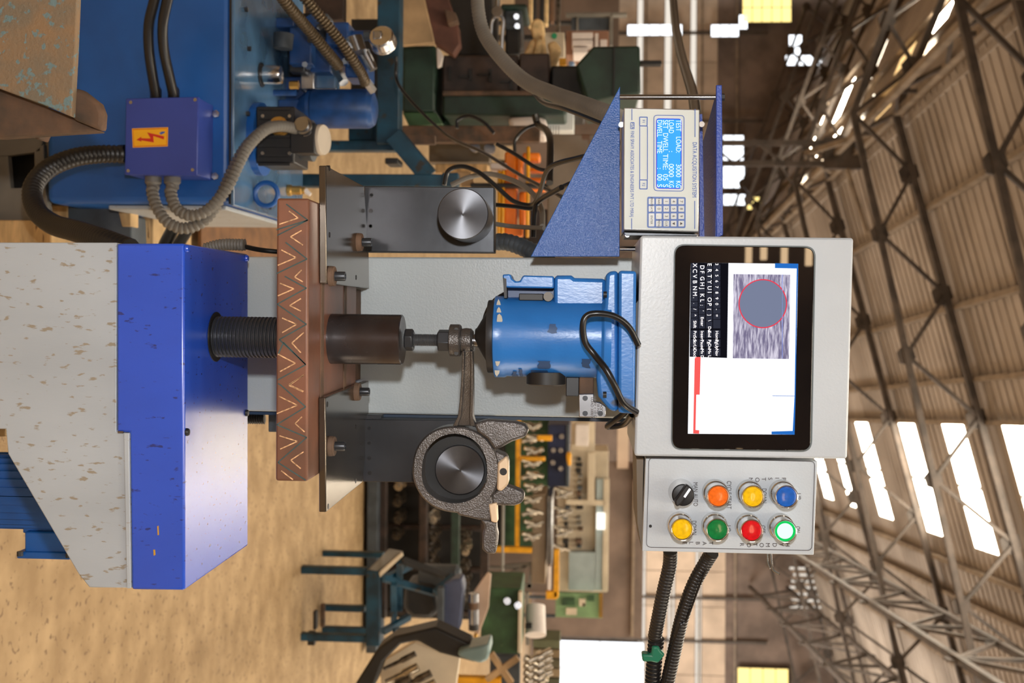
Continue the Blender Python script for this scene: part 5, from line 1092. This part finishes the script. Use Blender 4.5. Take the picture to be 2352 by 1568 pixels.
for row, r0, r1 in ((1331, 1052, 1146), (1331, 1162, 1266), (1301, 1162, 1262), (1345, 1166, 1262)):
    b = r0
    while b < r1:
        if rnd.random() < .85 and row != 1345: bxp(t, 'small_part', rnd.choice([slate, black_iron, rust_dk, grey_tbl]), row - rnd.uniform(3, 9), row + rnd.uniform(2, 9), b, b + rnd.uniform(5, 9), YL - .0 if row > 1310 else YL - .02, .1, .004)
        b += 13
t = T('green_notice_board', at(1290, 1390, 10), 'green notice board with papers right of the cream cabinet', 'notice board')
bxp(t, 'leg', slate, 978, 1276, 1366, 1372, 10.25, .04); bxp(t, 'leg', slate, 978, 1276, 1408, 1414, 10.25, .04); bxp(t, 'board', mat('board_green', (120, 152, 108), .6), 1276, 1384, 1362, 1418, 10.2, .05)
for a0, a1, b0, b1, m in ((1290, 1320, 1372, 1390, midgreen), (1330, 1345, 1375, 1392, cream), (1338, 1344, 1385, 1392, yellow_p), (1350, 1365, 1366, 1380, midgreen), (1376, 1384, 1362, 1418, brass), (1300, 1325, 1396, 1412, cream)): bxp(t, 'paper', m, a0, a1, b0, b1, 10.17, .01, 0)
t = T('green_machine', at(1130, 1420, 6.2), 'large dark green machine body behind the grinder', 'machine'); bxp(t, 'machine_body', midgreen, 1104, 1196, 1350, 1504, 6.2, .4, .01); bxp(t, 'top_edge', cream, 1190, 1198, 1360, 1500, 6.15, .05); 
for a, b in ((1165, 1380), (1190, 1390)): MB().cyl(at(a, b, 6.1), at(a, b, 6.2), .02).build('knob', steel_bright, t)
t = T('white_drum', at(1215, 1420, 6.6), 'white cylindrical drum lying above the green machine', 'drum')
MB().cyl(at(1230, 1392, 6.6), at(1230, 1458, 6.5), .058, .062, 32).build('drum_body', white_p, t); bxp(t, 'bracket', black_iron, 1206, 1222, 1434, 1444, 6.4, .05)
t = T('steel_trestle', at(1160, 1325, 7.0), 'thin-legged grey steel trestle behind the white drum', 'trestle')
for p, q in (((1160, 1300), (1230, 1295)), ((1160, 1325), (1208, 1300)), ((1160, 1338), (1222, 1345)), ((1222, 1300), (1215, 1350)), ((1196, 1360), (1194, 1490)), ((1210, 1360), (1212, 1480))): MB().bar(at(*p, 8.3), at(*q, 8.3), .03).build('leg', grey_tbl, t)
for b in (1298, 1342): bxp(t, 'leg', grey_tbl, 894, 1200, b, b + 6, 8.3, .03)
t = T('crate_stack', at(1220, 1530, 9), 'stacked greenish timber crates beside the bright doorway', 'crate stack')
for i in range(5): bxp(t, 'crate_board', mat('crate_%d' % i, [(96, 100, 74), (126, 108, 80), (90, 84, 62), (140, 122, 96), (80, 80, 60)][i]), 1224, 1286, 1470 + i * 22, 1488 + i * 22, 9, .3)
for i in range(9):
    o = crank(1205 + (i % 2) * 9, 1510 + i * 8, 5.6, .12, .035, crank_m, (.4 * (-1) ** i, .2, .9)); tag(o, 'small bright casting in the pile at the bottom edge, %s from top' % ords[i], 'casting', 'bright castings at the bottom edge')
t = T('bar_frame', at(1120, 1540, 5.6), 'grey crossed flat bars on dark floor plate, bottom edge', 'frame')
bxp(t, 'plate', slate, 1125, 1194, 1506, 1600, 5.8, .05)
for p, q in (((1118, 1560), (1190, 1510)), ((1128, 1500), (1175, 1568))): MB().bar(at(*p, 5.7), at(*q, 5.7), .03).build('bar', tan_card, t)
bxp(t, 'yellow_bar', yellow_p, 1040, 1150, 1556, 1600, 5.75, .05)
t = T('warning_lamp', at(1464, 1100, 9), 'small red glowing lamp beside the control box', 'lamp'); o = bxp(t, 'lamp_glass', red_l, 1459, 1471, 1077, 1106, 17.7, .2, .008); bxp(t, 'lamp_socket', black_iron, 1454, 1460, 1080, 1102, 17.75, .25)
t = T('steel_partition', at(1400, 1180, 16), 'dark brown steel partition behind the cream cabinet', 'partition'); bxp(t, 'partition', gable_d, 1230, 1478, 1060, 1462, 18, .1); bxp(t, 'rail', truss_l, 1452, 1458, 1060, 1462, 17.9, .1); bxp(t, 'white_louvre', gable_m, 1418, 1444, 980, 1076, 17.9, .1)
t = T('steel_partition', at(1300, 300, 16), 'dim brown partition far behind the machine tool', 'partition'); bxp(t, 'partition', gable_d, 1180, 1420, -100, 500, 16, .1)
font_meshes()
